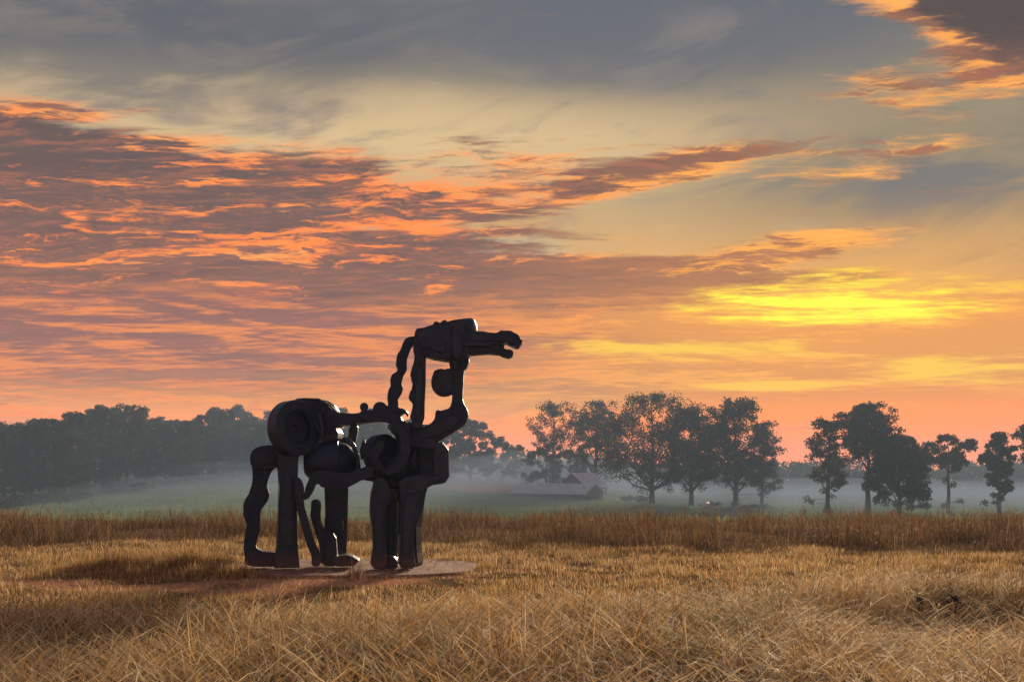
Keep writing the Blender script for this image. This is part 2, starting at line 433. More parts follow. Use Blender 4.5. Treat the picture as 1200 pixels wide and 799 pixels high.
def tube(name, pts, rad, seg=10, parent=None, mat=None):
    """a bent bar through world points, radii per point"""
    bm = bmesh.new(); rings = []
    for i, p in enumerate(pts):
        a = pts[max(i - 1, 0)]; c = pts[min(i + 1, len(pts) - 1)]; ax = (c - a).normalized()
        u = ax.cross(Vector((0.05, 1, 0.02))).normalized(); w_ = ax.cross(u)
        rings.append([bm.verts.new(p + (u * math.cos(g) + w_ * math.sin(g)) * rad[i]) for g in np.linspace(0, 2 * math.pi, seg, endpoint=False)])
    for A, B in zip(rings, rings[1:]):
        for k in range(seg):
            f = bm.faces.new((A[k], A[(k + 1) % seg], B[(k + 1) % seg], B[k])); f.smooth = True
    bm.faces.new(rings[0][::-1]); bm.faces.new(rings[-1])
    bmesh.ops.recalc_face_normals(bm, faces=bm.faces)
    me = bpy.data.meshes.new(name); bm.to_mesh(me); bm.free()
    return link(name, me, mat or m_iron, parent or statue)
def path(crop, pts, d): return outline(crop, pts, YS + d)

def overlay(name, crop, pts, d, yaw=0.0, k=0.72, th=0.03):
    cx = sum(p[0] for p in pts) / len(pts); cy = sum(p[1] for p in pts) / len(pts)
    return plate(name, crop, [(cx + (u - cx) * k, cy + (w_ - cy) * k) for u, w_ in pts], d, th, yaw, 1, 0.006)
def weld(crop, pts, d):
    P = path(crop, pts, d); Q_ = []
    for a, c in zip(P, P[1:]):
        m = max(2, int((c - a).length / 0.03))
        Q_ += [a.lerp(c, i / m) for i in range(m)]
    Q_.append(P[-1])
    return tube('weld_seam', Q_, [0.011 + 0.006 * random.random() for _ in Q_], 6)
# hind quarters
plate('hind_leg', 'B', [(90, 345), (88, 290), (100, 266), (128, 254), (170, 254), (205, 270), (205, 325), (172, 345), (150, 385), (148, 420), (159, 452), (142, 488),
      (122, 512), (119, 560), (122, 605), (106, 636), (104, 660), (122, 678), (160, 682), (200, 690), (205, 740), (62, 740), (64, 690), (55, 655), (66, 600), (70, 560),
      (55, 525), (60, 475), (80, 438), (90, 400)], -0.05, 0.20, 0.25)
plate('hip_plate', 'B', [(86, 338), (84, 290), (98, 262), (128, 250), (172, 250), (212, 262), (212, 330), (178, 342)], -0.06, 0.30, 0.25)
plate('hind_leg', 'B', [(192, 262), (272, 262), (268, 400), (266, 550), (266, 640), (277, 745), (182, 745), (190, 650), (195, 560), (199, 420)], -0.16, 0.22, 0.3, sm=0)
ring('hip_ring', 350, 501, -0.30, 0.385, 0.235, 0.20, math.radians(52), 0.06)
ring('inner_ring', 345, 502, -0.22, 0.26, 0.055, 0.20, math.radians(52), 0.0)
plate('back_plate', 'B', [(262, 62), (330, 58), (372, 62), (408, 90), (432, 116), (500, 122), (560, 118), (630, 104), (640, 150), (560, 158), (470, 170), (436, 168), (452, 212), (444, 228),
      (380, 236), (372, 195), (352, 190), (362, 150), (345, 118), (318, 92), (270, 100)], 0.10, 0.30, -0.1)
plate('loin_plate', 'E', [(640, 60), (690, 62), (740, 90), (780, 140), (800, 175), (770, 185), (720, 150), (670, 110)], 0.42, 0.2, 0.0)
plate('gusset', 'E', [(520, 200), (600, 230), (640, 260), (620, 330), (600, 370), (640, 400), (600, 440), (540, 420), (500, 470), (450, 520), (420, 480), (480, 400), (540, 330)], 0.08, 0.12)
cb = W(388, 541, YS + 0.12)
k_ = (YS + 0.12) / FPX
lathe('belly_drum', cb, (1, 0.12, 0.02), [(-31 * k_, 4 * k_), (-31 * k_, 13 * k_), (-26 * k_, 19 * k_), (-12 * k_, 24 * k_), (6 * k_, 25.5 * k_), (9 * k_, 25.5 * k_), (9 * k_, 24 * k_), (18 * k_, 21 * k_), (27 * k_, 14 * k_), (33 * k_, 6 * k_), (33 * k_, 2 * k_)], 40, closed=False)
plate('belly_strap', 'B', [(296, 470), (306, 430), (326, 372), (352, 352), (400, 352), (470, 366), (520, 344), (575, 328), (590, 372), (540, 384), (490, 415), (460, 425), (380, 425), (352, 400), (335, 440), (316, 470)], -0.24, 0.10, 0.05)
tube('rib', path('B', [(452, 222), (480, 236), (500, 268), (514, 305), (522, 350)], 0.30), [0.05, 0.045, 0.04, 0.035, 0.03])
tube('rib', path('B', [(470, 222), (500, 250), (516, 290), (524, 345)], -0.12), [0.045, 0.035, 0.03, 0.025])
plate('hook', 'F', [(470, 250), (535, 255), (530, 320), (515, 390), (480, 400), (455, 350)], 0.15, 0.10)
plate('hook', 'F', [(575, 360), (592, 372), (585, 440), (565, 525), (552, 520), (545, 460), (556, 400)], 0.05, 0.06)
# the second hind leg with its bent brace and hoof
plate('hind_leg', 'B', [(384, 410), (476, 410), (474, 560), (468, 700), (385, 700), (390, 560)], 0.50, 0.28, 0.2, sm=0)
plate('knee_box', 'B', [(388, 545), (400, 530), (450, 532), (464, 560), (458, 604), (425, 612), (388, 604)], 0.36, 0.22)
plate('hind_shin', 'B', [(330, 490), (334, 470), (352, 464), (368, 480), (364, 540), (372, 585), (392, 602), (430, 606), (436, 690), (440, 738), (366, 738), (368, 660), (352, 610), (330, 545)], 0.02, 0.20, 0.1)
plate('hoof', 'B', [(415, 700), (450, 692), (490, 692), (528, 712), (520, 722), (500, 738), (415, 738)], 0.02, 0.34, 0.1)
plate('brace', 'B', [(262, 378), (280, 378), (300, 402), (298, 480), (318, 560), (342, 640), (368, 690), (366, 738), (328, 738), (332, 700), (312, 660), (290, 570), (264, 480)], -0.28, 0.14, 0.2)
# fore quarters
plate('shoulder_band', 'G', [(318, 240), (360, 248), (405, 275), (440, 335), (456, 430), (440, 520), (392, 602), (300, 646), (262, 632), (290, 588), (350, 552), (382, 482), (386, 410), (368, 340), (330, 296), (306, 270)], -0.30, 0.22, 0.35)
plate('shoulder_cheek', 'G', [(200, 388), (228, 372), (262, 380), (248, 450), (210, 500), (238, 560), (300, 590), (300, 640), (212, 606), (162, 545), (153, 470)], -0.20, 0.20, 0.3)
ring('shoulder_ring', 452, 532, -0.14, 0.28, 0.10, 0.16, math.radians(44), 0.0)
lathe('shoulder_drum', W(478, 541, YS), (1, -0.25, 0.0), [(-0.12, 0.06), (-0.12, 0.17), (0.02, 0.17), (0.02, 0.14), (0.10, 0.14), (0.10, 0.18), (0.17, 0.18), (0.17, 0.05)], 32, closed=False)
plate('chest_plate', 'C', [(150, 225), (220, 215), (300, 228), (352, 232), (362, 250), (362, 400), (318, 412), (300, 420), (200, 425), (110, 420), (96, 390), (140, 380), (210, 360), (240, 330), (240, 260)], 0.16, 0.36, 0.0)
plate('chest_block', 'C', [(345, 240), (372, 236), (398, 268), (398, 372), (384, 402), (340, 408), (335, 300)], 0.10, 0.55, 0.15, sm=0, bev=0.03)
plate('cross_plate', 'C', [(20, 372), (60, 335), (96, 318), (140, 350), (130, 400), (90, 395), (30, 385), (0, 415), (-20, 400)], 0.05, 0.16)
plate('fore_leg', 'C', [(90, 420), (100, 385), (150, 380), (165, 470), (142, 500), (140, 600), (148, 680), (150, 748), (82, 748), (92, 680), (95, 600), (84, 540), (82, 490)], -0.24, 0.20, 0.2)
plate('fore_leg', 'C', [(196, 375), (316, 375), (306, 440), (290, 520), (262, 575), (252, 640), (258, 700), (268, 748), (198, 750), (204, 660), (202, 560), (205, 480)], -0.20, 0.22, 0.25)
tube('leg_pipe', path('C', [(168, 430), (168, 500), (168, 600), (166, 700), (166, 748)], 0.06), [0.10, 0.115, 0.115, 0.10, 0.10], 20)
tube('leg_pipe', path('C', [(168, 425), (168, 468)], -0.10), [0.10, 0.075], 16)
plate('leg_plate', 'C', [(248, 430), (305, 410), (290, 520), (281, 600), (281, 668), (292, 745), (262, 748), (258, 660), (248, 560)], 0.34, 0.20, -0.3)
plate('hoof', 'C', [(140, 700), (165, 690), (190, 700), (205, 748), (132, 748)], -0.02, 0.30)
tube('rod', path('C', [(205, 610), (200, 680), (212, 748)], -0.36), [0.018, 0.016, 0.018], 8)
plate('shoulder_plate', 'C', [(100, 255), (86, 300), (82, 345), (96, 385), (98, 440), (160, 470), (240, 470), (305, 450), (320, 412), (362, 402), (362, 240), (300, 225), (200, 230), (150, 240)], 0.26, 0.26, 0.0)
plate('collar_plate', 'C', [(165, 165), (195, 165), (240, 205), (300, 215), (350, 226), (352, 262), (300, 262), (240, 250), (215, 215), (180, 195)], -0.12, 0.14, 0.1)
lathe('shoulder_drum', W(462, 548, YS - 0.05), (1, -0.5, -0.25), [(-0.14, 0.04), (-0.14, 0.15), (0.12, 0.17), (0.20, 0.17), (0.20, 0.13), (0.24, 0.13), (0.24, 0.03)], 28, closed=False)
plate('breast_plate', 'C', [(240, 370), (330, 372), (388, 380), (384, 402), (322, 414), (304, 440), (280, 440), (230, 420)], -0.16, 0.16, 0.1)
# neck
plate('mane_plate', 'D', [(288, 168), (250, 172), (212, 196), (200, 240), (172, 290), (168, 330), (182, 370), (150, 392), (134, 425), (142, 460), (124, 490), (122, 530), (128, 570), (120, 610), (140, 640), (180, 640),
      (188, 590), (178, 545), (196, 520), (212, 480), (200, 440), (215, 400), (236, 370), (228, 330), (240, 290), (254, 250), (272, 212), (292, 206)], 0.12, 0.16, 0.15)
plate('neck_plate', 'D', [(276, 176), (346, 180), (345, 300), (340, 500), (336, 700), (262, 705), (262, 660), (250, 636), (270, 582), (266, 560), (245, 535), (247, 510), (266, 470), (266, 440), (255, 405), (258, 370), (278, 310), (272, 230)], -0.04, 0.24, 0.12)
plate('throat_plate', 'D', [(490, 300), (600, 290), (600, 325), (584, 356), (570, 372), (562, 470), (562, 560), (588, 600), (596, 640), (584, 680), (540, 710), (480, 750), (430, 782), (392, 812), (232, 812), (180, 790), (200, 690), (260, 670),
      (330, 692), (372, 684), (392, 668), (404, 640), (402, 604), (448, 606), (486, 592), (500, 560), (500, 505), (470, 520), (430, 522), (396, 500), (380, 460), (380, 420), (392, 380), (425, 364), (470, 366), (492, 360)], 0.06, 0.20, 0.0)
plate('neck_disc', 'D', [(500, 378), (430, 366), (394, 390), (382, 430), (390, 480), (420, 512), (470, 508), (500, 480)], -0.02, 0.12)
plate('withers', 'D', [(-20, 600), (60, 606), (90, 580), (140, 578), (190, 590), (230, 600), (245, 630), (215, 620), (200, 635), (206, 660), (230, 672), (260, 690), (250, 740), (200, 735), (140, 680), (80, 672), (-20, 660), (-60, 640)], -0.02, 0.26)
lathe('knob', W(427, 477.5, YS - 0.02), (0.1, -1, 0.1), [(-0.08, 0.02), (-0.08, 0.06), (0.08, 0.06), (0.08, 0.02)], 18, closed=False)
lathe('knob', W(445, 480, YS - 0.02), (0.2, -1, 0.1), [(-0.1, 0.03), (-0.1, 0.10), (0.1, 0.10), (0.1, 0.03)], 20, closed=False)
tube('curl', path('D', [(185, 600), (205, 600), (225, 612), (238, 630), (236, 640)], -0.1), [0.022, 0.024, 0.022, 0.016, 0.008], 8)
# head
plate('skull', 'D', [(284, 200), (286, 150), (300, 132), (335, 130), (378, 118), (420, 100), (470, 96), (520, 84), (560, 74), (600, 90), (610, 150), (602, 290), (560, 300), (490, 315), (440, 316), (400, 305), (345, 292), (290, 262)], 0.02, 0.36)
plate('cheek_plate', 'D', [(300, 150), (372, 140), (440, 150), (495, 160), (500, 230), (490, 300), (440, 312), (380, 296), (330, 250)], -0.22, 0.08, 0.1)
plate('ear', 'D', [(372, 124), (392, 96), (404, 82), (424, 92), (420, 116), (400, 136)], -0.06, 0.08)
plate('ear', 'D', [(424, 104), (448, 76), (462, 76), (478, 94), (474, 118), (440, 124)], 0.06, 0.08)
lathe('brow_drum', W(548, 385, YS - 0.02), (1, -0.35, 0.0), [(-0.11, 0.02), (-0.11, 0.125), (-0.06, 0.145), (0.06, 0.145), (0.10, 0.12), (0.12, 0.06), (0.125, 0.02)], 30, closed=False)
plate('brow_plate', 'D', [(500, 110), (530, 92), (560, 100), (572, 160), (560, 230), (540, 300), (500, 300), (495, 200)], -0.20, 0.12, 0.2)
plate('muzzle', 'D', [(560, 150), (640, 144), (700, 152), (752, 160), (778, 144), (808, 140), (852, 148), (884, 168), (908, 196), (908, 214), (890, 240), (870, 238), (838, 224), (812, 214), (800, 224), (760, 222), (560, 212)], -0.02, 0.26)
plate('jaw', 'D', [(540, 214), (700, 220), (802, 214), (802, 240), (816, 254), (846, 252), (860, 266), (856, 288), (834, 299), (800, 292), (766, 276), (700, 275), (600, 282), (540, 290)], 0.02, 0.20)
plate('cheek_bar', 'D', [(560, 206), (720, 206), (740, 216), (720, 226), (560, 224)], -0.17, 0.05, 0, sm=0)
lathe('nostril_boss', W(594, 397, YS - 0.14), (0.2, -1, 0.1), [(-0.05, 0.01), (-0.05, 0.055), (0.03, 0.05), (0.05, 0.02)], 16, closed=False)
tube('bit_ring', path('D', [(500, 300), (520, 330), (512, 362), (494, 360), (488, 330), (498, 302)], -0.12), [0.018] * 6, 8)
for (u_, w_) in ((350, 180), (350, 240), (450, 210), (456, 280), (300, 330), (300, 420), (300, 520), (300, 620), (540, 640), (480, 690), (330, 740)):
    c = W(430 + u_ / 4.995, 360 + w_ / 4.995, YS - (0.28 if u_ in (350, 450, 456) else 0.17 if u_ == 300 else 0.05))
    lathe('bolt', c, (0, -1, 0), [(-0.02, 0.004), (-0.02, 0.022), (0.012, 0.022), (0.018, 0.014), (0.018, 0.004)], 8, closed=False)

overlay('stiffener', 'B', [(205, 330), (262, 330), (260, 690), (196, 690)], -0.285, 0.3, 0.8)
overlay('stiffener', 'B', [(100, 290), (165, 275), (195, 300), (170, 330), (105, 330)], -0.225, 0.25, 0.8)
overlay('stiffener', 'D', [(284, 330), (326, 330), (320, 660), (280, 660)], -0.175, 0.12, 0.85)
overlay('stiffener', 'C', [(215, 440), (285, 440), (255, 560), (245, 720), (212, 720)], -0.32, 0.25, 0.85)
overlay('stiffener', 'C', [(95, 470), (145, 470), (132, 600), (140, 720), (98, 720)], -0.35, 0.2, 0.8)
overlay('stiffener', 'D', [(420, 660), (500, 620), (575, 640), (500, 715), (400, 770), (300, 775), (260, 740)], -0.055, 0.0, 0.85)
overlay('stiffener', 'D', [(585, 160), (740, 172), (840, 160), (880, 195), (860, 212), (800, 200), (590, 200)], -0.16, 0.0, 0.9)
overlay('stiffener', 'D', [(320, 160), (440, 160), (485, 180), (480, 280), (400, 280), (340, 240)], -0.275, 0.1, 0.7)
overlay('stiffener', 'B', [(440, 128), (600, 120), (600, 148), (440, 160)], -0.065, -0.1, 0.9)
weld('B', [(92, 338), (140, 342), (200, 336)], -0.20)
weld('D', [(262, 694), (300, 700), (336, 696)], -0.17)
weld('D', [(500, 300), (550, 304), (600, 292)], -0.16)
weld('C', [(205, 430), (250, 436), (300, 428)], -0.31)
weld('D', [(345, 200), (345, 290)], -0.17)
weld('B', [(300, 60), (360, 62), (405, 88), (435, 118)], -0.06)
tube('rib', path('F', [(430, 380), (470, 440), (495, 520), (500, 590)], 0.40), [0.03, 0.03, 0.028, 0.025])
tube('tie_rod', path('E', [(600, 240), (640, 330), (600, 430), (520, 470)], -0.05), [0.022] * 4)
tube('tie_rod', path('B', [(360, 120), (375, 180), (372, 240)], -0.12), [0.02] * 3)

# concrete slab, stained by the clay
m_slab, t, b, _ = mat_new('stained_concrete')
oc = geopos(t); n1 = noise(oc, 3, 5, 0.6); n2 = noise(oc, 40, 3, 0.6)
n5 = noise(oc, 1.1, 6, 0.7)
setin(t, b, 'Base Color', mix(sstep(n5 + (n1 - 0.5), 0.36, 0.66), mix(n2, (0.24, 0.125, 0.085), (0.36, 0.22, 0.165)), (0.20, 0.08, 0.05)))
b.inputs['Roughness'].default_value = 0.9; bump(t, b, n2 + n1, 0.5, 0.01)
bm = bmesh.new(); SLC = (-2.22, 14.6); SLR = (1.80, 1.24)
top = []; bot = []
for a in np.linspace(0, 2 * math.pi, 72, endpoint=False):
    k = 1 + 0.05 * (vnoise(3 + 2 * math.cos(a), 5 + 2 * math.sin(a)) - 0.5) + 0.02 * (vnoise(9 * math.cos(a), 9 * math.sin(a)) - 0.5)
    e = lambda c_: math.copysign(abs(c_) ** 0.8, c_)
    x, y = SLC[0] + SLR[0] * k * e(math.cos(a)), SLC[1] + SLR[1] * k * e(math.sin(a))
    top.append(bm.verts.new((x, y, 0.06))); bot.append(bm.verts.new((x, y, -0.12)))
bm.faces.new(top); bm.faces.new(bot[::-1])
for i in range(len(top)):
    j = (i + 1) % len(top); bm.faces.new((top[i], bot[i], bot[j], top[j]))
bmesh.ops.recalc_face_normals(bm, faces=bm.faces)
me = bpy.data.meshes.new('concrete_slab'); bm.to_mesh(me); bm.free()
slab = link('concrete_slab', me, m_slab); bevel(slab, 0.025, 3)
tag(slab, 'low rounded concrete slab stained with red clay under the horse statue', 'slab')

# ------------------------------------------------------------------ grass
def blades(P, H, lean, wid, tint, segs=3, curl=0.9, fwd=None):
    """thin curved blades: P roots (n,3), H lengths, lean 0..1.4 rad from upright, tint (n,3)"""
    n = len(P)
    az = rng.random(n) * 2 * np.pi if fwd is None else fwd
    d = np.stack([np.cos(az), np.sin(az)], -1)
    fa = rng.random(n) * np.pi
    sd = np.stack([np.cos(fa), np.sin(fa), np.zeros(n)], -1)
    pts = []; p = P.copy(); ang = lean * 0.35
    for s_ in range(segs + 1):
        pts.append(p.copy())
        st = H / segs
        dirv = np.concatenate([d * np.sin(ang)[:, None], np.cos(ang)[:, None]], 1)
        p = p + dirv * st[:, None]
        ang = ang + lean * curl / segs * (1.0 + 0.5 * s_)
    nv = 2 * segs + 1
    V = np.zeros((n, nv, 3), np.float32)
    for s_ in range(segs):
        w_ = (wid * (1 - 0.55 * s_ / segs))[:, None] * 0.5
        V[:, 2 * s_] = pts[s_] - sd * w_; V[:, 2 * s_ + 1] = pts[s_] + sd * w_
    V[:, -1] = pts[segs]
    base = (np.arange(n) * nv)[:, None]
    Q = [base + np.array([[2 * s_, 2 * s_ + 1, 2 * s_ + 3, 2 * s_ + 2]]) for s_ in range(segs - 1)]
    Q = np.concatenate(Q, 0) if Q else np.zeros((0, 4), int)
    T = base + np.array([[2 * segs - 2, 2 * segs - 1, 2 * segs]])
    C = np.ones((n, nv, 4), np.float32); C[:, :, :3] = tint[:, None, :]
    return V.reshape(-1, 3), Q, T, C.reshape(-1, 4)
def join(parts):
    V, Q, T, C = [], [], [], []; n = 0
    for v_, q_, t_, c_ in parts:
        V.append(v_); Q.append(q_ + n); T.append(t_ + n); C.append(c_); n += len(v_)
    return np.concatenate(V), np.concatenate(Q), np.concatenate(T), np.concatenate(C)
PAL = np.array([(0.64, 0.45, 0.22), (0.56, 0.35, 0.14), (0.44, 0.24, 0.085), (0.26, 0.14, 0.06), (0.74, 0.60, 0.40), (0.28, 0.25, 0.10)])
def tints(n, w_, var=0.18):
    w_ = np.array(w_, float); w_ /= w_.sum()
    c = PAL[rng.choice(len(PAL), n, p=w_)]
    return np.clip(c * (1 + var * (rng.random((n, 1)) * 2 - 1)), 0.01, 0.9)
m_grass, t, b, out = mat_new('dry_grass')
at = t.nodes.new('ShaderNodeAttribute'); at.attribute_name = 'tint'
setin(t, b, 'Base Color', at.outputs['Color']); b.inputs['Roughness'].default_value = 0.6; b.inputs['Specular IOR Level'].default_value = 0.12
tr_ = t.nodes.new('ShaderNodeBsdfTranslucent'); t.links.new(at.outputs['Color'], tr_.inputs[0])
mx = t.nodes.new('ShaderNodeMixShader'); mx.inputs[0].default_value = 0.45
t.links.new(b.outputs[0], mx.inputs[1]); t.links.new(tr_.outputs[0], mx.inputs[2]); t.links.new(mx.outputs[0], out.inputs[0])

def scatter(n, y0, y1, margin=1.6, power=1.0):
    """roots spread evenly over the part of the field in front of the camera"""
    Y = []; X = []
    k = 0
    while k < n:
        y = y0 + (y1 - y0) * rng.random(n); x = (rng.random(n) * 2 - 1) * (0.52 * y1 + margin)
        ok = np.abs(x) < 0.52 * y + margin
        Y.append(y[ok]); X.append(x[ok]); k += ok.sum()
    return np.concatenate(X)[:n], np.concatenate(Y)[:n]
def in_slab(x, y): return (np.abs((x - SLC[0]) / SLR[0]) ** 2.4 + np.abs((y - SLC[1]) / SLR[1]) ** 2.4) < 0.66 + 0.5 * fbm(x * 2.2 + 8, y * 2.2)
def bare(x, y):
    m = np.zeros_like(x)
    for (sx, sy_, rx, ry) in SPOTS: m = np.maximum(m, 1 - np.hypot((x - sx) / rx, (y - sy_) / ry))
    return np.clip(m + (fbm(x * 2.1, y * 3.0) - 0.5) * 1.5 - 0.05, 0, 1)
def edge_near(x): return 9.5 + 0.7 * (fbm(x / 2.2 + 40, x * 0 + 3) - 0.5) * 2 + 2.2 * ss(x, 1.5, 4.5) - 0.2 * ss(-x, 1.0, 4.0)
def edge_tall(x): return 18.8 + 2.6 * (fbm(x / 3 + 11, x * 0 + 8) - 0.5) * 2 - 1.6 * ss(x, 1.0, 6.0)

# the long matted straw in front
n = 230000
x, y = scatter(n, 5.2, 13.6)
e = edge_near(x)
tall = ss(e - y, -1.6, 1.2)
hummock = fbm(x / 0.9, y / 0.9 + 30)
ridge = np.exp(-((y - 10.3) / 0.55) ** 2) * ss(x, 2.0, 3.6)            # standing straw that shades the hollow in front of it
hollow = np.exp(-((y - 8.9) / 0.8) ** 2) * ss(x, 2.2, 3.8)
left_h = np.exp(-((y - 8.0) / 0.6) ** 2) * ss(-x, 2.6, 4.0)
keep = (rng.random(n) < 0.12 + 0.88 * tall) & ~in_slab(x, y) & (rng.random(n) > 0.95 * ss(bare(x, y), 0.1, 0.35) * (1 - tall * 0.5)) & (rng.random(n) > 0.45 * hollow) & (rng.random(n) < 0.28 + 1.5 * ss(fbm(x / 0.28 + 14, y / 0.28 + 3, 2), 0.3, 0.7))
x, y, tall, hummock, ridge, hollow, left_h = (a[keep] for a in (x, y, tall, hummock, ridge, hollow, left_h))
n = len(x)
H = (0.08 + 0.30 * tall * (0.05 + 1.35 * ss(hummock, 0.3, 0.72))) * (0.55 + 0.9 * rng.random(n)) * (1 + 0.35 * ridge - 0.5 * hollow - 0.35 * left_h)
lean = np.clip(1.45 + 0.75 * rng.standard_normal(n) + 0.3 * tall - 0.6 * ridge, 0.1, 2.6)
flow = 2 * np.pi * fbm(x / 1.6 + 70, y / 1.6) * 1.6
fwd = flow + rng.standard_normal(n) * 0.95
dull_patch = fbm(x / 1.1 + 90, y / 1.1 + 20)  # random patches with a larger share of dull blades
tn = tints(n, (3, 3.2, 2.6, 1.0, 2.2, 0.4))
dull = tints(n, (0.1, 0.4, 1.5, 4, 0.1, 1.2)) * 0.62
m_ = (rng.random(n) < 0.52 + 3.0 * (dull_patch - 0.48) + 0.5 * hollow + 0.35 * left_h)[:, None]  # more dull blades in both hollows: their shade is put into the tint
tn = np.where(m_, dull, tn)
rusty = (rng.random(n) < 2.2 * (fbm(x / 1.7 + 15, y / 1.7 + 44) - 0.5))[:, None]; tn = np.where(rusty & ~m_, tn * np.array([1.0, 0.78, 0.55]), tn)
green = (rng.random(n) < 1.6 * (fbm(x / 0.8 + 65, y / 0.8 + 4) - 0.52))[:, None]; tn = np.where(green, np.array([[0.17, 0.20, 0.06]]) * (0.7 + 0.6 * rng.random((n, 1))), tn)
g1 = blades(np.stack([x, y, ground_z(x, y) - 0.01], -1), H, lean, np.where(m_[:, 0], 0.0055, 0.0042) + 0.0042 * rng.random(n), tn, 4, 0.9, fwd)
# fallen straws lying across it
n = 42000
x, y = scatter(n, 5.2, 12.4); hm = fbm(x / 0.9, y / 0.9 + 30)
ok = (y < edge_near(x) + 0.3) & ~in_slab(x, y); x, y, hm = x[ok], y[ok], hm[ok]; n = len(x)
z = ground_z(x, y) + 0.04 + 0.24 * hm * rng.random(n) * ss(edge_near(x) - y, -1.0, 1.0)
g2 = blades(np.stack([x, y, z], -1), 0.25 + 0.35 * rng.random(n), 1.9 + 0.8 * rng.random(n), 0.0055 + 0.0045 * rng.random(n), tints(n, (3, 2, 1, 0.4, 4, 0.1)), 3, 0.35)
# wind-blown straws over the slab and the bare clay
n = 5200
x = rng.uniform(-7.0, 0.2, n); y = rng.uniform(11.6, 16.2, n)
g3 = blades(np.stack([x, y, np.maximum(ground_z(x, y) + 0.015, np.where(in_slab(x, y), 0.064, -1))], -1), 0.06 + 0.16 * rng.random(n), 3.3 + 0.4 * rng.random(n), 0.005 + 0.004 * rng.random(n), tints(n, (2, 2, 2, 1.5, 1, 0.2)), 2, 0.12)
g2 = join([g2, g3])
me = np_mesh('straw', *[a for a in (lambda r: (r[0], r[1], r[2]))(join([g1, g2]))], attr=join([g1, g2])[3])
tag(link('straw_grass', me, m_grass), 'long matted dry straw grass covering the near field', 'grass', kind='stuff')

# a few dried weeds with dark seed heads
m_weed, t, b, _ = mat_new('dried_weed'); oc = geopos(t); n1 = noise(oc, 40, 3, 0.6)
setin(t, b, 'Base Color', mix(n1, (0.030, 0.020, 0.014), (0.075, 0.05, 0.03))); b.inputs['Roughness'].default_value = 0.9
def weed(px, py, Y, h, label):
    x = (px - CX) / FPX * Y; z = float(ground_z(np.array([x]), np.array([Y]))[0]); zt = EYE - (py - HY) / FPX * Y
    root = empty('dried_weed', (x, Y, z)); tag(root, label, 'weed')
    st = [Vector((x + 0.02 * math.sin(3 * k), Y + 0.01 * k, z - 0.02 + (zt - z) * k / 4)) for k in range(5)]
    tube('stem', st, [0.008, 0.007, 0.006, 0.005, 0.004], 6, root, m_weed)
    for k in range(3):
        a = Vector((x, Y, z + (zt - z) * (0.45 + 0.15 * k))); d_ = Vector((math.cos(k * 2.2), math.sin(k * 2.2), 0.9)) * h * 0.22
        tube('twig', [a, a + d_ * 0.6, a + d_], [0.004, 0.0035, 0.002], 5, root, m_weed)
    V, Q = leaves_np(np.array([[x, Y, zt - 0.02], [x + 0.02, Y, zt - 0.05], [x - 0.02, Y, zt - 0.01]]), np.full(3, 0.026), 40, 0.02, np.random.default_rng(int(px)))
    link('seed_head', np_mesh('seed_head', V, Q), m_weed, root)
WEEDS = ((1078, 700, 9.9, 0.4, 'dried weed with small dark seed head standing in the straw'), (1121, 699, 9.5, 0.45, 'taller dried weed with dark drooping seed head in the straw'))

# cropped turf round the slab
n = 210000
x, y = scatter(n, 9.6, 21.0)
extra = 9000; x[:extra] = -4.85 + 0.72 * rng.standard_normal(extra); y[:extra] = 13.95 + 0.34 * rng.standard_normal(extra)
x[extra:extra + 1500] = -3.75 + 0.22 * rng.standard_normal(1500); y[extra:extra + 1500] = 13.45 + 0.16 * rng.standard_normal(1500)
ra = rng.random(7000) * 2 * np.pi; rk = 0.97 + 0.10 * np.abs(rng.standard_normal(7000))
ra = ra[rng.random(7000) < ss(vnoise(ra * 3.2, ra * 0 + 2), 0.25, 0.6)]; nr = len(ra)
x[10600:10600 + nr] = SLC[0] + SLR[0] * rk[:nr] * np.sign(np.cos(ra)) * np.abs(np.cos(ra)) ** 0.8; y[10600:10600 + nr] = SLC[1] + SLR[1] * rk[:nr] * np.sign(np.sin(ra)) * np.abs(np.sin(ra)) ** 0.8
x[10500:10600] = -2.02 + 0.08 * rng.standard_normal(100); y[10500:10600] = 13.12 + 0.06 * rng.standard_normal(100)
tuft = np.exp(-(((x + 4.85) / 1.1) ** 2 + ((y - 13.95) / 0.55) ** 2)) + 0.8 * np.exp(-(((x + 3.75) / 0.4) ** 2 + ((y - 13.45) / 0.3) ** 2)) + 0.6 * np.exp(-(((x + 2.02) / 0.12) ** 2 + ((y - 13.18) / 0.1) ** 2))
tuft = tuft * (0.5 + 1.0 * ss(fbm(x / 0.35, y / 0.35, 2), 0.3, 0.7))
clump = fbm(x / 0.55 + 5, y / 0.55 + 50, 2)
keep = (y > edge_near(x) - 0.8) & (y < edge_tall(x) + 1.0) & ~in_slab(x, y) & (rng.random(n) > 0.97 * ss(bare(x, y), 0.08, 0.3) * (1 - np.clip(tuft, 0, 1)))
keep &= rng.random(n) < 0.45 + 1.0 * clump
x, y, tuft, clump = x[keep], y[keep], tuft[keep], clump[keep]; n = len(x)
H = (0.035 + 0.12 * clump ** 1.6) * (0.6 + 0.8 * rng.random(n)) * (1 + 0.12 * (y - 11) / 5) + 0.34 * tuft * (0.4 + rng.random(n) * 0.7)
tn = tints(n, (2.2, 3.6, 2.4, 0.8, 2.0, 1.2)); dull = tints(n, (0.3, 1, 2, 3.5, 0.2, 1.5))
patch = fbm(x / 0.8 + 33, y / 0.8 + 12, 3)
tn = np.where((rng.random(n) < 0.75 * np.clip(tuft, 0, 1) + 1.6 * np.clip(patch - 0.52, 0, 1))[:, None], dull, tn)
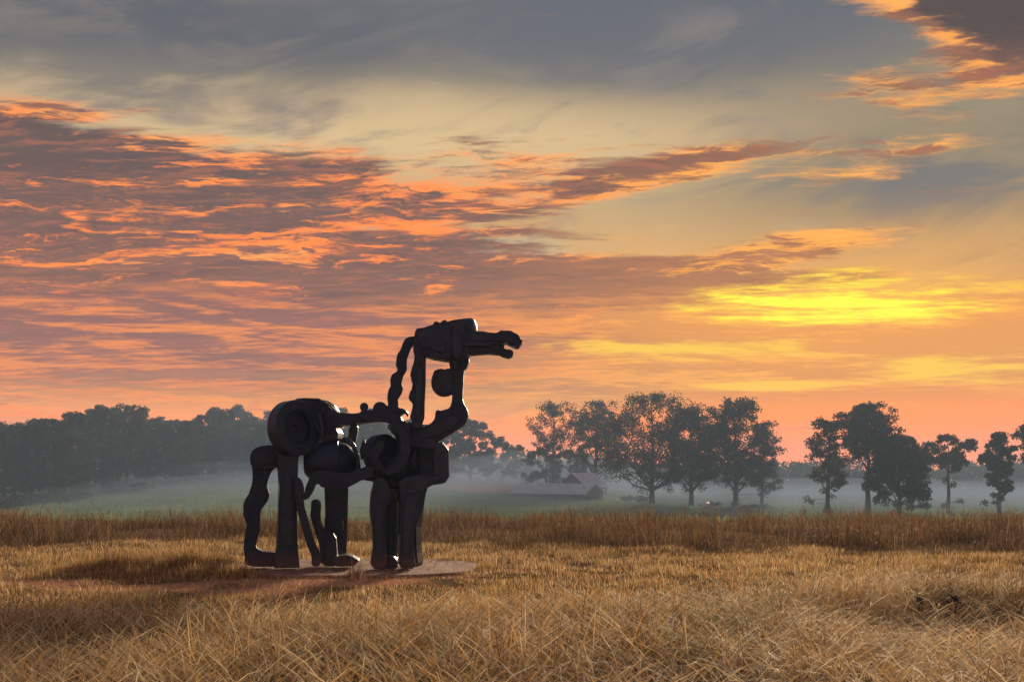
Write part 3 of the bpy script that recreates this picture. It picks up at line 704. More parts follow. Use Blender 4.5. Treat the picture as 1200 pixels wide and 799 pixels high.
g = blades(np.stack([x, y, ground_z(x, y) - 0.01], -1), H, np.clip(0.7 + 0.5 * rng.standard_normal(n), 0.05, 1.6), 0.007 + 0.006 * rng.random(n), tn, 2, 0.9)
tag(link('short_turf', np_mesh('turf', g[0], g[1], g[2], attr=g[3]), m_grass), 'short yellowed turf around the concrete slab', 'grass', kind='stuff')

# the belt of tall brown grass behind
PAL[:] = [(0.26, 0.165, 0.08), (0.20, 0.115, 0.05), (0.13, 0.07, 0.034), (0.07, 0.042, 0.022), (0.34, 0.24, 0.13), (0.11, 0.095, 0.04)]
n = 165000
x, y = scatter(n, 15.5, 31.0)
et = edge_tall(x); up = ss(y - et, -0.6, 3.0)
cl_ = fbm(x / 1.1 + 3, y / 1.1 + 60, 3)
keep = (y > et) & (rng.random(n) < 0.22 + 1.6 * (cl_ - 0.2)); x, y, up, cl_ = x[keep], y[keep], up[keep], cl_[keep]; n = len(x)
cap = np.clip(1.40 - 0.0405 * y - 0.05 * ss(x, 0, 6), 0.16, 0.8) - ground_z(x, y)
cap = cap * (0.16 + 1.42 * ss(fbm(x / 1.3 + 21, y / 1.8 + 7, 3), 0.26, 0.74))
H = (0.12 + (cap - 0.12) * up * (0.35 + 1.1 * cl_)) * (0.4 + 0.75 * rng.random(n) ** 1.5)
g1 = blades(np.stack([x, y, ground_z(x, y) - 0.02], -1), H, np.clip(0.95 + 0.6 * rng.standard_normal(n), 0.02, 2.4), 0.006 + 0.007 * rng.random(n), tints(n, (2, 3, 3, 3.4, 1, 1)), 3, 0.9)
# loose tufts where the belt runs out into the turf
n = 26000
x, y = scatter(n, 14.6, 21.5); tf = fbm(x / 0.42 + 80, y / 0.42 + 31, 2)
ok = (y < edge_tall(x) + 1.5) & (tf > 0.62) & ~in_slab(x, y) & ((x < -4.4) | (x > -0.2) | (y > 16.6)); x, y, tf = x[ok], y[ok], tf[ok]; n = len(x)
g4 = blades(np.stack([x, y, ground_z(x, y) - 0.01], -1), (0.10 + 0.9 * (tf - 0.6)) * (0.6 + 0.8 * rng.random(n)), np.clip(0.8 + 0.5 * rng.standard_normal(n), 0.05, 2.0), 0.006 + 0.006 * rng.random(n), tints(n, (3, 3, 3, 2, 1.5, 1.5)), 3, 0.9)
# seed stalks standing over it
n = 3000
x, y = scatter(n, 17.0, 27.0); et = edge_tall(x); cl_ = fbm(x / 1.1 + 3, y / 1.1 + 60, 3)
ok = (y > et + 1.2) & (rng.random(n) < 3.0 * (fbm(x / 2.0 + 51, y / 2.0, 2) - 0.38)); x, y = x[ok], y[ok]; n = len(x)
Hs = (np.clip(1.46 - 0.040 * y, 0.2, 0.8)) * (0.45 + 0.8 * rng.random(n)) - ground_z(x, y)
P_ = np.stack([x, y, ground_z(x, y)], -1); la = np.clip(0.3 + 0.3 * rng.standard_normal(n), 0, 1.0); fz = rng.random(n) * 6.28
g2 = blades(P_, Hs, la, 0.006 + 0.004 * rng.random(n), tints(n, (2, 3, 2, 1, 1, 0)), 3, 0.6, fz)
hp = P_.copy(); hp[:, 2] += Hs * 0.72; hp[:, :2] += np.stack([np.cos(fz), np.sin(fz)], -1) * (Hs * 0.72 * np.sin(la * 0.6))[:, None]
hs = [blades(hp + rng.standard_normal((n, 3)) * np.array([0.012, 0.012, 0.03]), 0.08 + 0.10 * rng.random(n), 0.4 + 0.8 * rng.random(n), 0.006 + 0.005 * rng.random(n), tints(n, (2, 3, 2, 2, 2, 0)), 2, 0.8) for _ in range(4)]
J = join([g1, g2, g4] + hs)
tag(link('tall_grass', np_mesh('tall_grass', J[0], J[1], J[2], attr=J[3]), m_grass), 'belt of tall brown grass with seed stalks behind the statue', 'grass', kind='stuff')
# rough meadow tufts going down the slope
PAL[:] = [(0.24, 0.32, 0.14), (0.19, 0.28, 0.10), (0.31, 0.34, 0.18), (0.14, 0.20, 0.08), (0.34, 0.30, 0.18), (0.18, 0.25, 0.11)]
n = 60000
Yr = 30 + (300 - 30) * rng.random(n) ** 1.5; Xr = (rng.random(n) * 2 - 1) * (0.55 * Yr + 4)
cl_ = fbm(Xr / 9, Yr / 9 + 4, 3); ok = rng.random(n) < 0.25 + 1.5 * (cl_ - 0.3); x, y = Xr[ok], Yr[ok]; n = len(x)
sc_ = 0.6 + y / 110
g = blades(np.stack([x, y, ground_z(x, y) - 0.03], -1), (0.16 + 0.26 * rng.random(n)) * np.minimum(sc_, 1.7), np.clip(0.5 + 0.4 * rng.standard_normal(n), 0.05, 1.4), (0.03 + 0.05 * rng.random(n)) * sc_, tints(n, (2, 3, 2, 2, 1, 2)), 2, 0.9)
tag(link('meadow_grass', np_mesh('meadow', g[0], g[1], g[2], attr=g[3]), m_grass), 'rough green meadow grass on the misty slope', 'grass', kind='stuff')

# ------------------------------------------------------------------ trees
m_bark, t, b, _ = mat_new('bark')
oc = geopos(t); n1 = noise(oc, 3.0, 4, 0.6)
setin(t, b, 'Base Color', mix(n1, (0.045, 0.036, 0.028), (0.11, 0.09, 0.07))); b.inputs['Roughness'].default_value = 0.95
def leaf_mat(name, c0, c1):
    m, t, b, out = mat_new(name)
    oc = geopos(t); n1 = noise(oc, 0.35, 3, 0.6)
    c = mix(sstep(n1, 0.35, 0.65), c0, c1); setin(t, b, 'Base Color', c); b.inputs['Roughness'].default_value = 0.7; b.inputs['Specular IOR Level'].default_value = 0.2
    tr_ = t.nodes.new('ShaderNodeBsdfTranslucent'); t.links.new(c, tr_.inputs[0])
    mx = t.nodes.new('ShaderNodeMixShader'); mx.inputs[0].default_value = 0.22
    t.links.new(b.outputs[0], mx.inputs[1]); t.links.new(tr_.outputs[0], mx.inputs[2]); t.links.new(mx.outputs[0], out.inputs[0])
    return m
m_leaf = [leaf_mat('foliage_dark', (0.030, 0.040, 0.020), (0.055, 0.065, 0.030)), leaf_mat('foliage_olive', (0.040, 0.045, 0.020), (0.075, 0.075, 0.035)),
          leaf_mat('foliage_deep', (0.024, 0.034, 0.022), (0.045, 0.056, 0.032))]
def tubes_np(segs, nseg=6):
    """tapered limbs: list of (p0, p1, r0, r1)"""
    V = []; Q = []; n = 0
    ca = np.linspace(0, 2 * np.pi, nseg, endpoint=False)
    for p0, p1, r0, r1 in segs:
        ax = p1 - p0; L = np.linalg.norm(ax); ax = ax / max(L, 1e-6)
        u = np.cross(ax, [0.31, 0.9, 0.2]); u /= np.linalg.norm(u); w_ = np.cross(ax, u)
        cir = np.cos(ca)[:, None] * u + np.sin(ca)[:, None] * w_
        V += [p0 + cir * r0, p1 + cir * r1]
        k = np.arange(nseg); k2 = (k + 1) % nseg
        Q.append(np.stack([n + k, n + k2, n + nseg + k2, n + nseg + k], -1)); n += 2 * nseg
    return np.concatenate(V), np.concatenate(Q)
def leaves_np(centres, radii, per, size, rg, flat=0.75):
    n = len(centres) * per
    c = np.repeat(centres, per, 0); r = np.repeat(radii, per)
    d = rg.standard_normal((n, 3)); d /= np.linalg.norm(d, axis=1)[:, None]
    p = c + d * (r * rg.random(n) ** 0.45)[:, None] * np.array([1, 1, flat])
    a = rg.standard_normal((n, 3)); a /= np.linalg.norm(a, axis=1)[:, None]
    b_ = np.cross(a, rg.standard_normal((n, 3))); b_ /= np.linalg.norm(b_, axis=1)[:, None]
    s_ = (size * (0.55 + 0.9 * rg.random(n)))[:, None]
    V = np.stack([p - a * s_ * 0.5, p + b_ * s_ * 0.32, p + a * s_ * 0.5, p - b_ * s_ * 0.32], 1).reshape(-1, 3)
    return V, np.arange(n * 4).reshape(n, 4)
def tree_meshes(seed, H, Wd, base=0.35, dense=1.0, shape='round', lean=0.0, leaf=0.35, nclump=70, low=0.0, fill=0.0):
    """trunk + limbs mesh and crown mesh for a tree H tall, Wd wide, crown starting at base*H"""
    rg = np.random.default_rng(seed)
    segs = []; r0 = 0.022 * H + 0.06
    p = np.array([0, 0, -0.8]); pts = [p]
    topk = 0.86
    for i in range(1, 8):
        f = i / 7
        pts.append(np.array([lean * H * f + rg.normal(0, 0.012 * H) * f, rg.normal(0, 0.012 * H) * f, topk * H * f]))
    for i in range(7): segs.append((pts[i], pts[i + 1], r0 * (1 - 0.8 * i / 7) * (1.25 if i == 0 else 1), r0 * (1 - 0.8 * (i + 1) / 7)))
    def trunk_at(z):
        f = np.clip(z / (topk * H), 0, 1) * 7; i = min(int(f), 6); return pts[i] + (pts[i + 1] - pts[i]) * (f - i)
    C = []; R = []
    big = []
    nb = max(7, int(nclump / 6))
    for k in range(nb):                       # boughs: each ends in a cloud of foliage
        h = base + (1.0 - base) * ((k + 0.4 + 0.5 * rg.random()) / nb)
        t_ = (h - base) / (1 - base)
        if shape == 'round': prof = math.sqrt(max(0.05, 1 - (2 * t_ - 0.9) ** 2 * 0.85))
        elif shape == 'flat': prof = 0.35 + 0.75 * t_ if t_ < 0.85 else 0.85
        elif shape == 'cone': prof = 1.0 - 0.75 * t_
        elif shape == 'column': prof = 0.85 - 0.25 * abs(2 * t_ - 1)
        else: prof = 0.6 + 0.5 * math.sin(t_ * 5 + seed)
        rad = Wd * 0.5 * prof * (0.45 + 0.55 * rg.random())
        az = k * 2.399 + rg.normal(0, 0.4)
        z = h * H * 0.97
        if k == nb - 1: rad *= 0.2
        tip = np.array([lean * H * h + rad * math.cos(az), rad * math.sin(az) * 0.85, z])
        st = trunk_at(max(0.12 * H, z - rad * (0.55 + 0.5 * rg.random()) - 0.05 * H))
        mid = st * 0.5 + tip * 0.5 + np.array([0, 0, -0.06 * rad]) + rg.normal(0, 0.05 * rad + 0.05, 3)
        rb = r0 * 0.42 * (1 - 0.55 * t_)
        segs += [(st, mid, rb, rb * 0.65), (mid, tip, rb * 0.65, rb * 0.22)]
        big.append((tip, mid, rad))
    for (tip, mid, rad) in big:
        m = max(6, int(2.4 * nclump / nb))
        lobe = (0.15 + 0.07 * rg.random()) * Wd + 0.02 * H
        for j in range(m):
            cr = 0.32 + (0.022 + 0.022 * rg.random()) * (Wd + 0.4 * H)
            d_ = rg.standard_normal(3); d_ /= np.linalg.norm(d_)
            c = tip * 0.88 + mid * 0.12 + d_ * lobe * (0.25 + 0.85 * rg.random()) * np.array([1, 1, 0.72])
            if c[2] > H - 0.4: c[2] = H - 0.4 - 0.6 * rg.random()
            C.append(c); R.append(cr)
            if rg.random() < 0.45: segs.append((mid * 0.35 + tip * 0.65, c, r0 * 0.06 + 0.02, 0.02))
    if fill:
        zc = H * (base + 1.0) * 0.5; m = int(nclump * fill)
        d_ = rg.standard_normal((m, 3)); d_ /= np.linalg.norm(d_, axis=1)[:, None]
        cc = d_ * (rg.random(m) ** 0.4)[:, None] * np.array([0.40 * Wd, 0.40 * Wd, 0.44 * (1 - base) * H]) + np.array([lean * H * 0.7, 0, zc])
        C += list(cc); R += list(0.32 + (0.024 + 0.02 * rg.random(m)) * (Wd + 0.4 * H))
    if low:
        for j in range(int(low)):
            z = H * (0.06 + base * rg.random()); c = trunk_at(z) + rg.normal(0, 1, 3) * np.array([0.16 * Wd, 0.16 * Wd, 0.3]); C.append(c); R.append(0.06 * Wd + 0.3)
            segs.append((trunk_at(z * 0.9), c, 0.05, 0.02))
    C = np.array(C); R = np.array(R)
    per = int(96 * dense)
    LV, LQ = leaves_np(C, R, per, leaf, rg)
    TV, TQ = tubes_np(segs)
    return np_mesh('trunk', TV, TQ, smooth=True), np_mesh('crown', LV, LQ)
for w_ in WEEDS: weed(*w_)
def gz(x, y): return float(ground_z(np.array([x]), np.array([y]))[0])
def plant_tree(name, x, y, meshes, mat, label, group=None, rz=0.0, s=1.0, z=None):
    r = empty(name, (x, y, gz(x, y) if z is None else z)); r.rotation_euler = (0, 0, rz); r.scale = (s, s, s)
    tag(r, label, 'tree', group)
    for nm, me, m in (('trunk', meshes[0], m_bark), ('crown', meshes[1], mat)):
        o = bpy.data.objects.new(nm, me); COL.objects.link(o); o.parent = r
        if not me.materials: me.materials.append(m)
    return r
def field_tree(name, px, ytop, Y, wpx, label, seed, mi=0, group=None, **kw):
    x = (px - CX) / FPX * Y; zt = EYE - (ytop - HY) / FPX * Y; zb = gz(x, Y)
    H = zt - zb; Wd = 1.22 * wpx / FPX * Y
    return plant_tree(name, x, Y, tree_meshes(seed, H, Wd, **kw), m_leaf[mi], label, group)
# trees standing singly on the meadow to the right of the barn
FT = 'broadleaf_tree'
field_tree(FT, 649, 469, 246, 62, 'airy tall tree with thin open crown rising behind the barn roof', 21, 0, base=0.50, dense=0.55, shape='flat', nclump=64)
field_tree(FT, 640, 519, 252, 44, 'low bushy tree beside the left end of the barn', 25, 2, base=0.15, dense=0.9, nclump=48)
field_tree(FT, 668, 527, 258, 40, 'short rounded tree directly behind the small upper roof of the barn', 26, 1, base=0.15, dense=0.9, nclump=44)
field_tree(FT, 697, 469, 250, 58, 'tall leaning dark tree between the barn and the broad spreading oak', 22, 2, base=0.28, dense=0.8, lean=0.02, nclump=90, fill=0.8)
field_tree(FT, 764, 462, 205, 124, 'largest broad spreading tree with stout trunk to the right of the barn', 23, 0, base=0.26, dense=0.7, nclump=170, fill=0.35)
field_tree(FT, 810, 478, 198, 62, 'tall tree with dark bare lower trunk touching the broad spreading tree', 24, 2, base=0.26, dense=0.75, shape='round', nclump=90, fill=0.6)
field_tree(FT, 862, 466, 200, 74, 'tall round-headed tree at the right end of the big clump', 27, 0, base=0.26, dense=0.75, nclump=120, low=6, fill=0.9)
field_tree(FT, 893, 506, 206, 40, 'smaller tapering tree leaning on the right end of the big clump', 28, 1, base=0.2, dense=0.7, shape='cone', nclump=48)
field_tree(FT, 970, 489, 168, 54, 'ragged open tree with drooping lower boughs in the misty hollow', 31, 1, base=0.34, dense=0.6, nclump=60, low=9)
field_tree(FT, 1017, 472, 172, 66, 'tall flat-topped tree with long bare pale trunk in the hollow', 32, 0, base=0.50, dense=0.75, shape='round', nclump=100, fill=0.6)
field_tree(FT, 1054, 509, 165, 60, 'dense round-crowned dark tree beside the flat-topped one', 33, 2, base=0.20, dense=0.9, nclump=110, low=5, fill=1.6)
field_tree(FT, 1111, 509, 175, 46, 'slender tree with small flat crown on a thin trunk standing alone', 34, 1, base=0.60, dense=0.75, shape='flat', nclump=44, low=5)
field_tree(FT, 1171, 506, 160, 36, 'narrow columnar tree with drooping sides and twin trunks', 35, 2, base=0.34, dense=0.85, shape='column', nclump=50, low=8, fill=0.5)
field_tree(FT, 1216, 490, 163, 48, 'tree at the far end of the row past the columnar one', 36, 0, base=0.5, dense=0.7, shape='flat', nclump=50)
# trees at the end of the wood
field_tree(FT, 551, 492, 285, 58, 'round grey tree at the end of the wood behind the statue chest', 41, 2, base=0.16, dense=0.95, nclump=80, leaf=0.55)
field_tree(FT, 589, 517, 290, 36, 'small open tree, last of the wood before the barn', 42, 1, base=0.25, dense=0.75, nclump=46, leaf=0.5)
field_tree(FT, 521, 505, 290, 44, 'half-hidden tree in the wood close behind the statue neck', 43, 0, base=0.16, dense=0.9, nclump=60, leaf=0.55)
field_tree(FT, 611, 537, 320, 34, 'tiny misty tree far behind the barn', 44, 2, base=0.1, dense=0.9, nclump=30, leaf=0.5)
# the wood on the left: individual trees, a few kinds
kinds = [tree_meshes(100 + k, 20.0, w_, base=b_, dense=d_, shape=sh, nclump=nc, leaf=0.5) for k, (w_, b_, d_, sh, nc) in enumerate(
    [(11, 0.10, 0.55, 'round', 100), (9, 0.18, 0.55, 'round', 90), (11, 0.14, 0.5, 'flat', 100), (8, 0.14, 0.55, 'column', 85), (10, 0.08, 0.6, 'round', 95)])]
LBL = ['round-crowned tree in the misty wood left of the statue', 'high-crowned tree in the misty wood left of the statue', 'flat-topped tree in the misty wood left of the statue',
       'narrow tree in the misty wood left of the statue', 'bushy low-branched tree in the misty wood left of the statue']
top_line = [(-60, 492), (0, 490), (30, 493), (60, 486), (80, 480), (100, 486), (118, 474), (140, 471), (165, 472), (180, 480), (205, 482), (222, 476), (245, 474), (262, 471), (285, 474), (310, 473), (340, 474), (380, 474), (420, 476), (450, 480), (480, 486), (505, 500)]
rw = np.random.default_rng(77)
px = -70.0
row = 0
while px < 505:
    for layer, (off, dr) in enumerate(((0, 0), (7, 26), (13, 62))):
        p_ = px + off + rw.normal(0, 2.5)
        yt = np.interp(p_, [a for a, _ in top_line], [b_ for _, b_ in top_line]) + abs(rw.normal(0, 6)) + (rw.choice([0, 6, 14]) if layer else rw.choice([-2, 0, 8, 16]))
        Y = np.interp(p_, [-70, 40, 160, 300, 505], [178, 190, 225, 285, 300]) + dr + rw.normal(0, 5)
        x = (p_ - CX) / FPX * Y; H = EYE - (yt - HY) / FPX * Y - gz(x, Y)
        k = int(rw.integers(5))
        plant_tree('woodland_tree', x, Y, kinds[k], m_leaf[[0, 2, 1, 2, 0][k]], LBL[k], 'trees of the misty wood', rw.random() * 6.28, H / 20.0)
    px += 19 + rw.random() * 6
# undergrowth along the foot of the wood
def bush_mesh(seed, w_, h_):
    rg = np.random.default_rng(seed); n = 16
    c = np.stack([rg.normal(0, w_ * 0.24, n), rg.normal(0, w_ * 0.24, n), h_ * (0.1 + 0.6 * rg.random(n))], -1)
    V, Q = leaves_np(c, np.full(n, w_ * 0.2), 60, 0.34, rg); return np_mesh('foliage', V, Q)
bk = [bush_mesh(k, 4.0, 3.0) for k in range(3)]
def bush(px, Y, s, k, label, group=None):
    x = (px - CX) / FPX * Y
    o = bpy.data.objects.new('bush', bk[k]); COL.objects.link(o); o.location = (x, Y, gz(x, Y) - 0.1); o.scale = (s, s, s * 0.62); o.rotation_euler = (0, 0, px * 0.7)
    if not bk[k].materials: bk[k].materials.append(m_leaf[k])
    tag(o, label, 'bush', group); return o
for i in range(15):
    p_ = -20 + i * 23 + rw.normal(0, 5)
    bush(p_, np.interp(p_, [-70, 40, 160, 300], [172, 184, 217, 276]) + rw.normal(0, 3), 0.9 + 0.6 * rw.random(), i % 3, 'leafy bush at the foot of the misty wood', 'bushes along the wood edge')
bush(733, 218, 0.75, 0, 'small dark bush right of the barn end')
bush(752, 214, 0.95, 1, 'spreading low bush under the broad spreading tree')
bush(834, 194, 0.8, 2, 'low bush by the pale wrapped bale')
bush(882, 178, 0.9, 1, 'low bush on the earth mound')

# far wooded ridge: too far to tell trees apart
rg = np.random.default_rng(5); n = 4200
x = rg.uniform(-420, 520, n); y = 385 + 90 * rg.random(n)
z = ground_z(x, y) + (2 + 6.5 * rg.random(n)) * (0.8 + 0.5 * fbm(x / 25, y / 25)) + 2.0 + 2.0 * ss(x, 100, 300)
V, Q = leaves_np(np.stack([x, y, np.where(rg.random(n) < 0.5, z - 1.0, z - 4.5)], -1), np.full(n, 3.6), 36, 1.5, rg)
ridge_o = link('distant_wood', np_mesh('distant_wood', V, Q), m_leaf[2]); tag(ridge_o, 'distant dark woodland along the far side of the valley', 'wood', kind='stuff')

# ------------------------------------------------------------------ barn
m_roof, t, b, _ = mat_new('weathered_metal_roof')
oc = geopos(t); n1 = noise(oc, 0.8, 4, 0.6); n2 = noise(oc, 6, 3, 0.6)
setin(t, b, 'Base Color', mix(sstep(n1, 0.4, 0.65), (0.68, 0.72, 0.80), (0.58, 0.57, 0.60))); b.inputs['Roughness'].default_value = 0.6
m_wood, t, b, _ = mat_new('old_boards')
oc = geopos(t); n1 = noise(oc, 2.5, 4, 0.6)
setin(t, b, 'Base Color', mix(n1, (0.10, 0.07, 0.05), (0.24, 0.18, 0.14))); b.inputs['Roughness'].default_value = 0.9
m_white, t, b, _ = mat_new('pale_wrap'); oc = geopos(t); n1 = noise(oc, 5, 3, 0.5)
setin(t, b, 'Base Color', mix(n1, (0.62, 0.60, 0.57), (0.80, 0.78, 0.75))); b.inputs['Roughness'].default_value = 0.4
def hexa(bm, p):
    """a solid from 8 corners: 4 below, 4 above, same order"""
    v_ = [bm.verts.new(q_) for q_ in p]
    for f in ((3, 2, 1, 0), (4, 5, 6, 7), (0, 1, 5, 4), (1, 2, 6, 5), (2, 3, 7, 6), (3, 0, 4, 7)): bm.faces.new([v_[i] for i in f])
def part(name, solids, mat, root, M):
    bm = bmesh.new()
    for p in solids: hexa(bm, [M @ Vector(q_) for q_ in p])
    bmesh.ops.recalc_face_normals(bm, faces=bm.faces)
    me = bpy.data.meshes.new(name); bm.to_mesh(me); bm.free(); return link(name, me, mat, root)
def box(x0, x1, y0, y1, z0, z1): return [(x0, y0, z0), (x1, y0, z0), (x1, y1, z0), (x0, y1, z0), (x0, y0, z1), (x1, y0, z1), (x1, y1, z1), (x0, y1, z1)]
def barn(px, Y, L, Wb, eave, rise, yaw, name, label, open_front=True, ov=0.5, zoff=0.0):
    x = (px - CX) / FPX * Y; z = gz(x, Y) + zoff
    root = empty(name, (x, Y, z)); tag(root, label, 'barn')
    M = Matrix.Translation((x, Y, z)) @ Matrix.Rotation(yaw, 4, 'Z')
    th = 0.10
    l2, w2 = L / 2 + ov, Wb / 2 + ov; ez = eave - ov * rise / (Wb / 2)
    rf = part('roof', [[(-l2, -w2, ez), (l2, -w2, ez), (l2, 0, eave + rise), (-l2, 0, eave + rise), (-l2, -w2, ez + th), (l2, -w2, ez + th), (l2, 0, eave + rise + th), (-l2, 0, eave + rise + th)],
                   [(-l2, 0, eave + rise), (l2, 0, eave + rise), (l2, w2, ez), (-l2, w2, ez), (-l2, 0, eave + rise + th), (l2, 0, eave + rise + th), (l2, w2, ez + th), (-l2, w2, ez + th)]], m_roof, root, M)
    k = int(L / 0.9)
    for i in range(k + 1):                                          # standing seams of the sheets
        xs = -l2 + 0.04 + i * (2 * l2 - 0.08) / k
        o = part('roof_seam', [[(xs - .025, -w2, ez + th), (xs + .025, -w2, ez + th), (xs + .025, -0.02, eave + rise + th), (xs - .025, -0.02, eave + rise + th),
                                (xs - .025, -w2, ez + th + .05), (xs + .025, -w2, ez + th + .05), (xs + .025, -0.02, eave + rise + th + .05), (xs - .025, -0.02, eave + rise + th + .05)]], m_roof, rf, Matrix.Identity(4))
        o.data.transform(M); o.matrix_parent_inverse = Matrix.Translation(-root.location)
    part('back_wall', [box(-L / 2, L / 2, Wb / 2 - 0.15, Wb / 2, -0.6, eave)], m_wood, root, M)
    for xg in (-L / 2, L / 2 - 0.12):                               # gable walls
        part('gable', [[(xg, -Wb / 2, eave - 0.7), (xg + .12, -Wb / 2, eave - 0.7), (xg + .12, Wb / 2, eave - 0.7), (xg, Wb / 2, eave - 0.7), (xg, -Wb / 2, eave - 0.02), (xg + .12, -Wb / 2, eave - 0.02), (xg + .12, Wb / 2, eave - 0.02), (xg, Wb / 2, eave - 0.02)],
                       [(xg, -Wb / 2, eave - 0.02), (xg + .12, -Wb / 2, eave - 0.02), (xg + .12, Wb / 2, eave - 0.02), (xg, Wb / 2, eave - 0.02), (xg, -0.05, eave + rise - .03), (xg + .12, -0.05, eave + rise - .03), (xg + .12, 0.05, eave + rise - .03), (xg, 0.05, eave + rise - .03)]], m_wood, root, M)
    npost = max(3, int(L / 2.6))
    for i in range(npost + 1):
        xp = -L / 2 + 0.15 + i * (L - 0.3) / npost
        part('post', [box(xp - 0.12, xp + 0.12, -Wb / 2 - 0.02, -Wb / 2 + 0.22, -0.6, eave)], m_wood, root, M)
    for i in range(1, 3):
        yp = -Wb / 2 + i * Wb / 3
        part('post', [box(L / 2 - 0.24, L / 2 - 0.005, yp - 0.1, yp + 0.1, -0.6, eave - 0.7)], m_wood, root, M)
    part('side_boards', [box(-L / 2 + 0.3, L * 0.12, -Wb / 2 + 0.24, -Wb / 2 + 0.30, -0.6, eave * 0.48)], m_wood, root, M)
    return root, M
br, BM = barn(653, 222, 17.5, 9.0, 1.6, 1.9, math.radians(-30), 'open_barn', 'long low open-sided barn with pale weathered metal roof', zoff=-0.6)
b2, BM2 = barn(683, 238, 8.0, 8.0, 2.6, 3.0, math.radians(50), 'gabled_barn', 'taller dark gabled barn showing over the roof of the long open one', zoff=-0.5)
# pale round bales
def bale(px, Y, r, L, yaw, label):
    x = (px - CX) / FPX * Y
    prof = [(-L / 2, 0.05), (-L / 2, r * 0.9), (-L / 2 + 0.08, r), (L / 2 - 0.08, r), (L / 2, r * 0.9), (L / 2, 0.05)]
    bm = bmesh.new(); rings = []; ax = Vector((math.cos(yaw), math.sin(yaw), 0)); u = Vector((0, 0, 1)); w_ = ax.cross(u); c = Vector((x, Y, gz(x, Y) + r * 0.93))
    for s_, r_ in prof: rings.append([bm.verts.new(c + ax * s_ + (u * math.cos(a) + w_ * math.sin(a)) * r_ * (1 if math.cos(a) > -0.9 else 0.97)) for a in np.linspace(0, 2 * math.pi, 20, endpoint=False)])
    for A, B in zip(rings, rings[1:]):
        for k in range(20): bm.faces.new((A[k], A[(k + 1) % 20], B[(k + 1) % 20], B[k])).smooth = True
    bm.faces.new(rings[0]); bm.faces.new(rings[-1]); bmesh.ops.recalc_face_normals(bm, faces=bm.faces)
    me = bpy.data.meshes.new('wrapped_bale'); bm.to_mesh(me); bm.free()
    tag(link('wrapped_bale', me, m_white), label, 'bale')
bale(828, 190, 0.5, 1.1, 0.5, 'small pale wrapped bale lying on the meadow under the tall trees')
# earth mound
x_, y_ = (872 - CX) / FPX * 172, 172
g = np.linspace(-1, 1, 25); A, B = np.meshgrid(g, g); rr = np.clip(1 - np.hypot(A, B), 0, 1)
mz = 1.5 * rr ** 0.8 * (0.7 + 0.6 * fbm(A * 2 + 4, B * 2 + 9)) - 0.35
mv = np.stack([x_ + A * 5.5, y_ + B * 3.5, ground_z(x_ + A * 5.5, y_ + B * 3.5) + mz], -1).reshape(-1, 3)
mi_ = np.arange(625).reshape(25, 25); mq = np.stack([mi_[:-1, :-1], mi_[:-1, 1:], mi_[1:, 1:], mi_[1:, :-1]], -1).reshape(-1, 4)
m_earth, t, b, _ = mat_new('earth'); oc = geopos(t); n1 = noise(oc, 1.5, 4, 0.6)
setin(t, b, 'Base Color', mix(n1, (0.12, 0.07, 0.05), (0.25, 0.16, 0.10))); b.inputs['Roughness'].default_value = 1.0
tag(link('earth_mound', np_mesh('earth_mound', mv, mq, smooth=True), m_earth), 'low brown earth mound on the meadow', kind='structure')

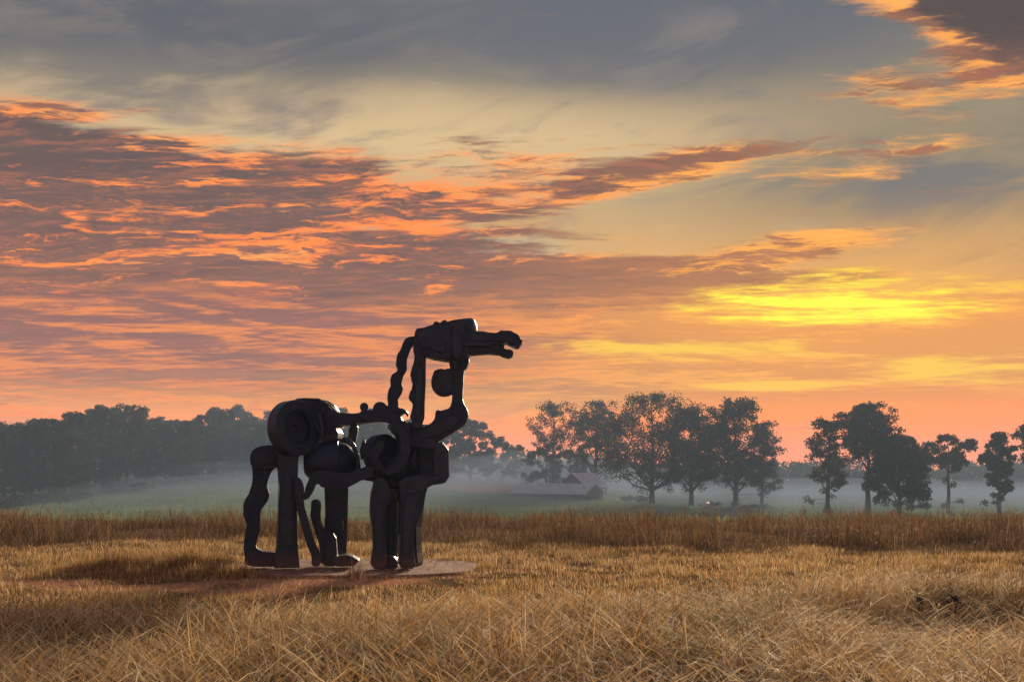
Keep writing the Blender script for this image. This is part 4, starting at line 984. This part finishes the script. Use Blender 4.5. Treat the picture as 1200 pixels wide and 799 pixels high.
# ------------------------------------------------------------------ haze and valley mist
def volume_mat(name, color, dens, aniso=0.0):
    m = bpy.data.materials.new(name); m.use_nodes = True; t = m.node_tree; t.nodes.clear()
    o = t.nodes.new('ShaderNodeOutputMaterial'); p = t.nodes.new('ShaderNodeVolumePrincipled')
    p.inputs['Color'].default_value = (*color, 1); p.inputs['Density'].default_value = dens; p.inputs['Anisotropy'].default_value = aniso
    t.links.new(p.outputs[0], o.inputs['Volume'])
    m.cycles.homogeneous_volume = True
    return m
HZ = (-645, 645, -45, 905, -12.5, 22.0)
bm = bmesh.new(); hexa(bm, box(*HZ)); bmesh.ops.recalc_face_normals(bm, faces=bm.faces)
me = bpy.data.meshes.new('haze'); bm.to_mesh(me); bm.free()
tag(link('haze', me, volume_mat('haze_air', (0.47, 0.66, 0.95), HAZE_D)), 'pale morning haze filling the air', 'haze', kind='stuff')
def mist(z_top, amp, y0, y1, x0, x1, dens, seed, col=(0.50, 0.64, 0.90)):
    gx_ = np.linspace(x0, x1, 41); gy_ = np.linspace(y0, y1, 31); X, Y = np.meshgrid(gx_, gy_)
    f = np.minimum(1, np.minimum(ss(Y, y0 - 1, y0 + 60), ss(-Y, -y1 - 1, -y1 + 60))) * np.minimum(ss(X, x0 - 1, x0 + 40), ss(-X, -x1 - 1, -x1 + 40))
    zt = -9.0 + (z_top + 9.0 + amp * (fbm(X / 26 + seed, Y / 26 + seed) - 0.5) * 2) * (0.15 + 0.85 * f)
    n = X.size; V = np.concatenate([np.stack([X, Y, zt], -1).reshape(-1, 3), np.stack([X, Y, X * 0 - 11.5], -1).reshape(-1, 3)])
    i = np.arange(n).reshape(31, 41)
    up = np.stack([i[:-1, :-1], i[:-1, 1:], i[1:, 1:], i[1:, :-1]], -1).reshape(-1, 4)
    rim = np.concatenate([i[0, :], i[1:, -1], i[-1, -2::-1], i[-2:0:-1, 0]]); r2 = np.roll(rim, -1)
    side = np.stack([r2, rim, rim + n, r2 + n], -1)
    me = np_mesh('mist', V, np.concatenate([up, up[:, ::-1] + n, side]))
    tag(link('mist', me, volume_mat('mist_air', col, dens)), 'low mist lying in the valley', 'mist', kind='stuff')
mist(-2.6, 1.6, 105, 320, 0, 330, MIST_D * 0.8, 3, (0.40, 0.54, 0.82))
mist(-1.6, 2.0, 140, 330, -270, 340, MIST_D * 0.5, 9, (0.42, 0.55, 0.80))
mist(4.0, 4.0, 180, 440, -280, 60, MIST_D * 0.8, 14)
mist(-0.3, 2.5, 150, 330, -280, 30, MIST_D * 0.8, 21)
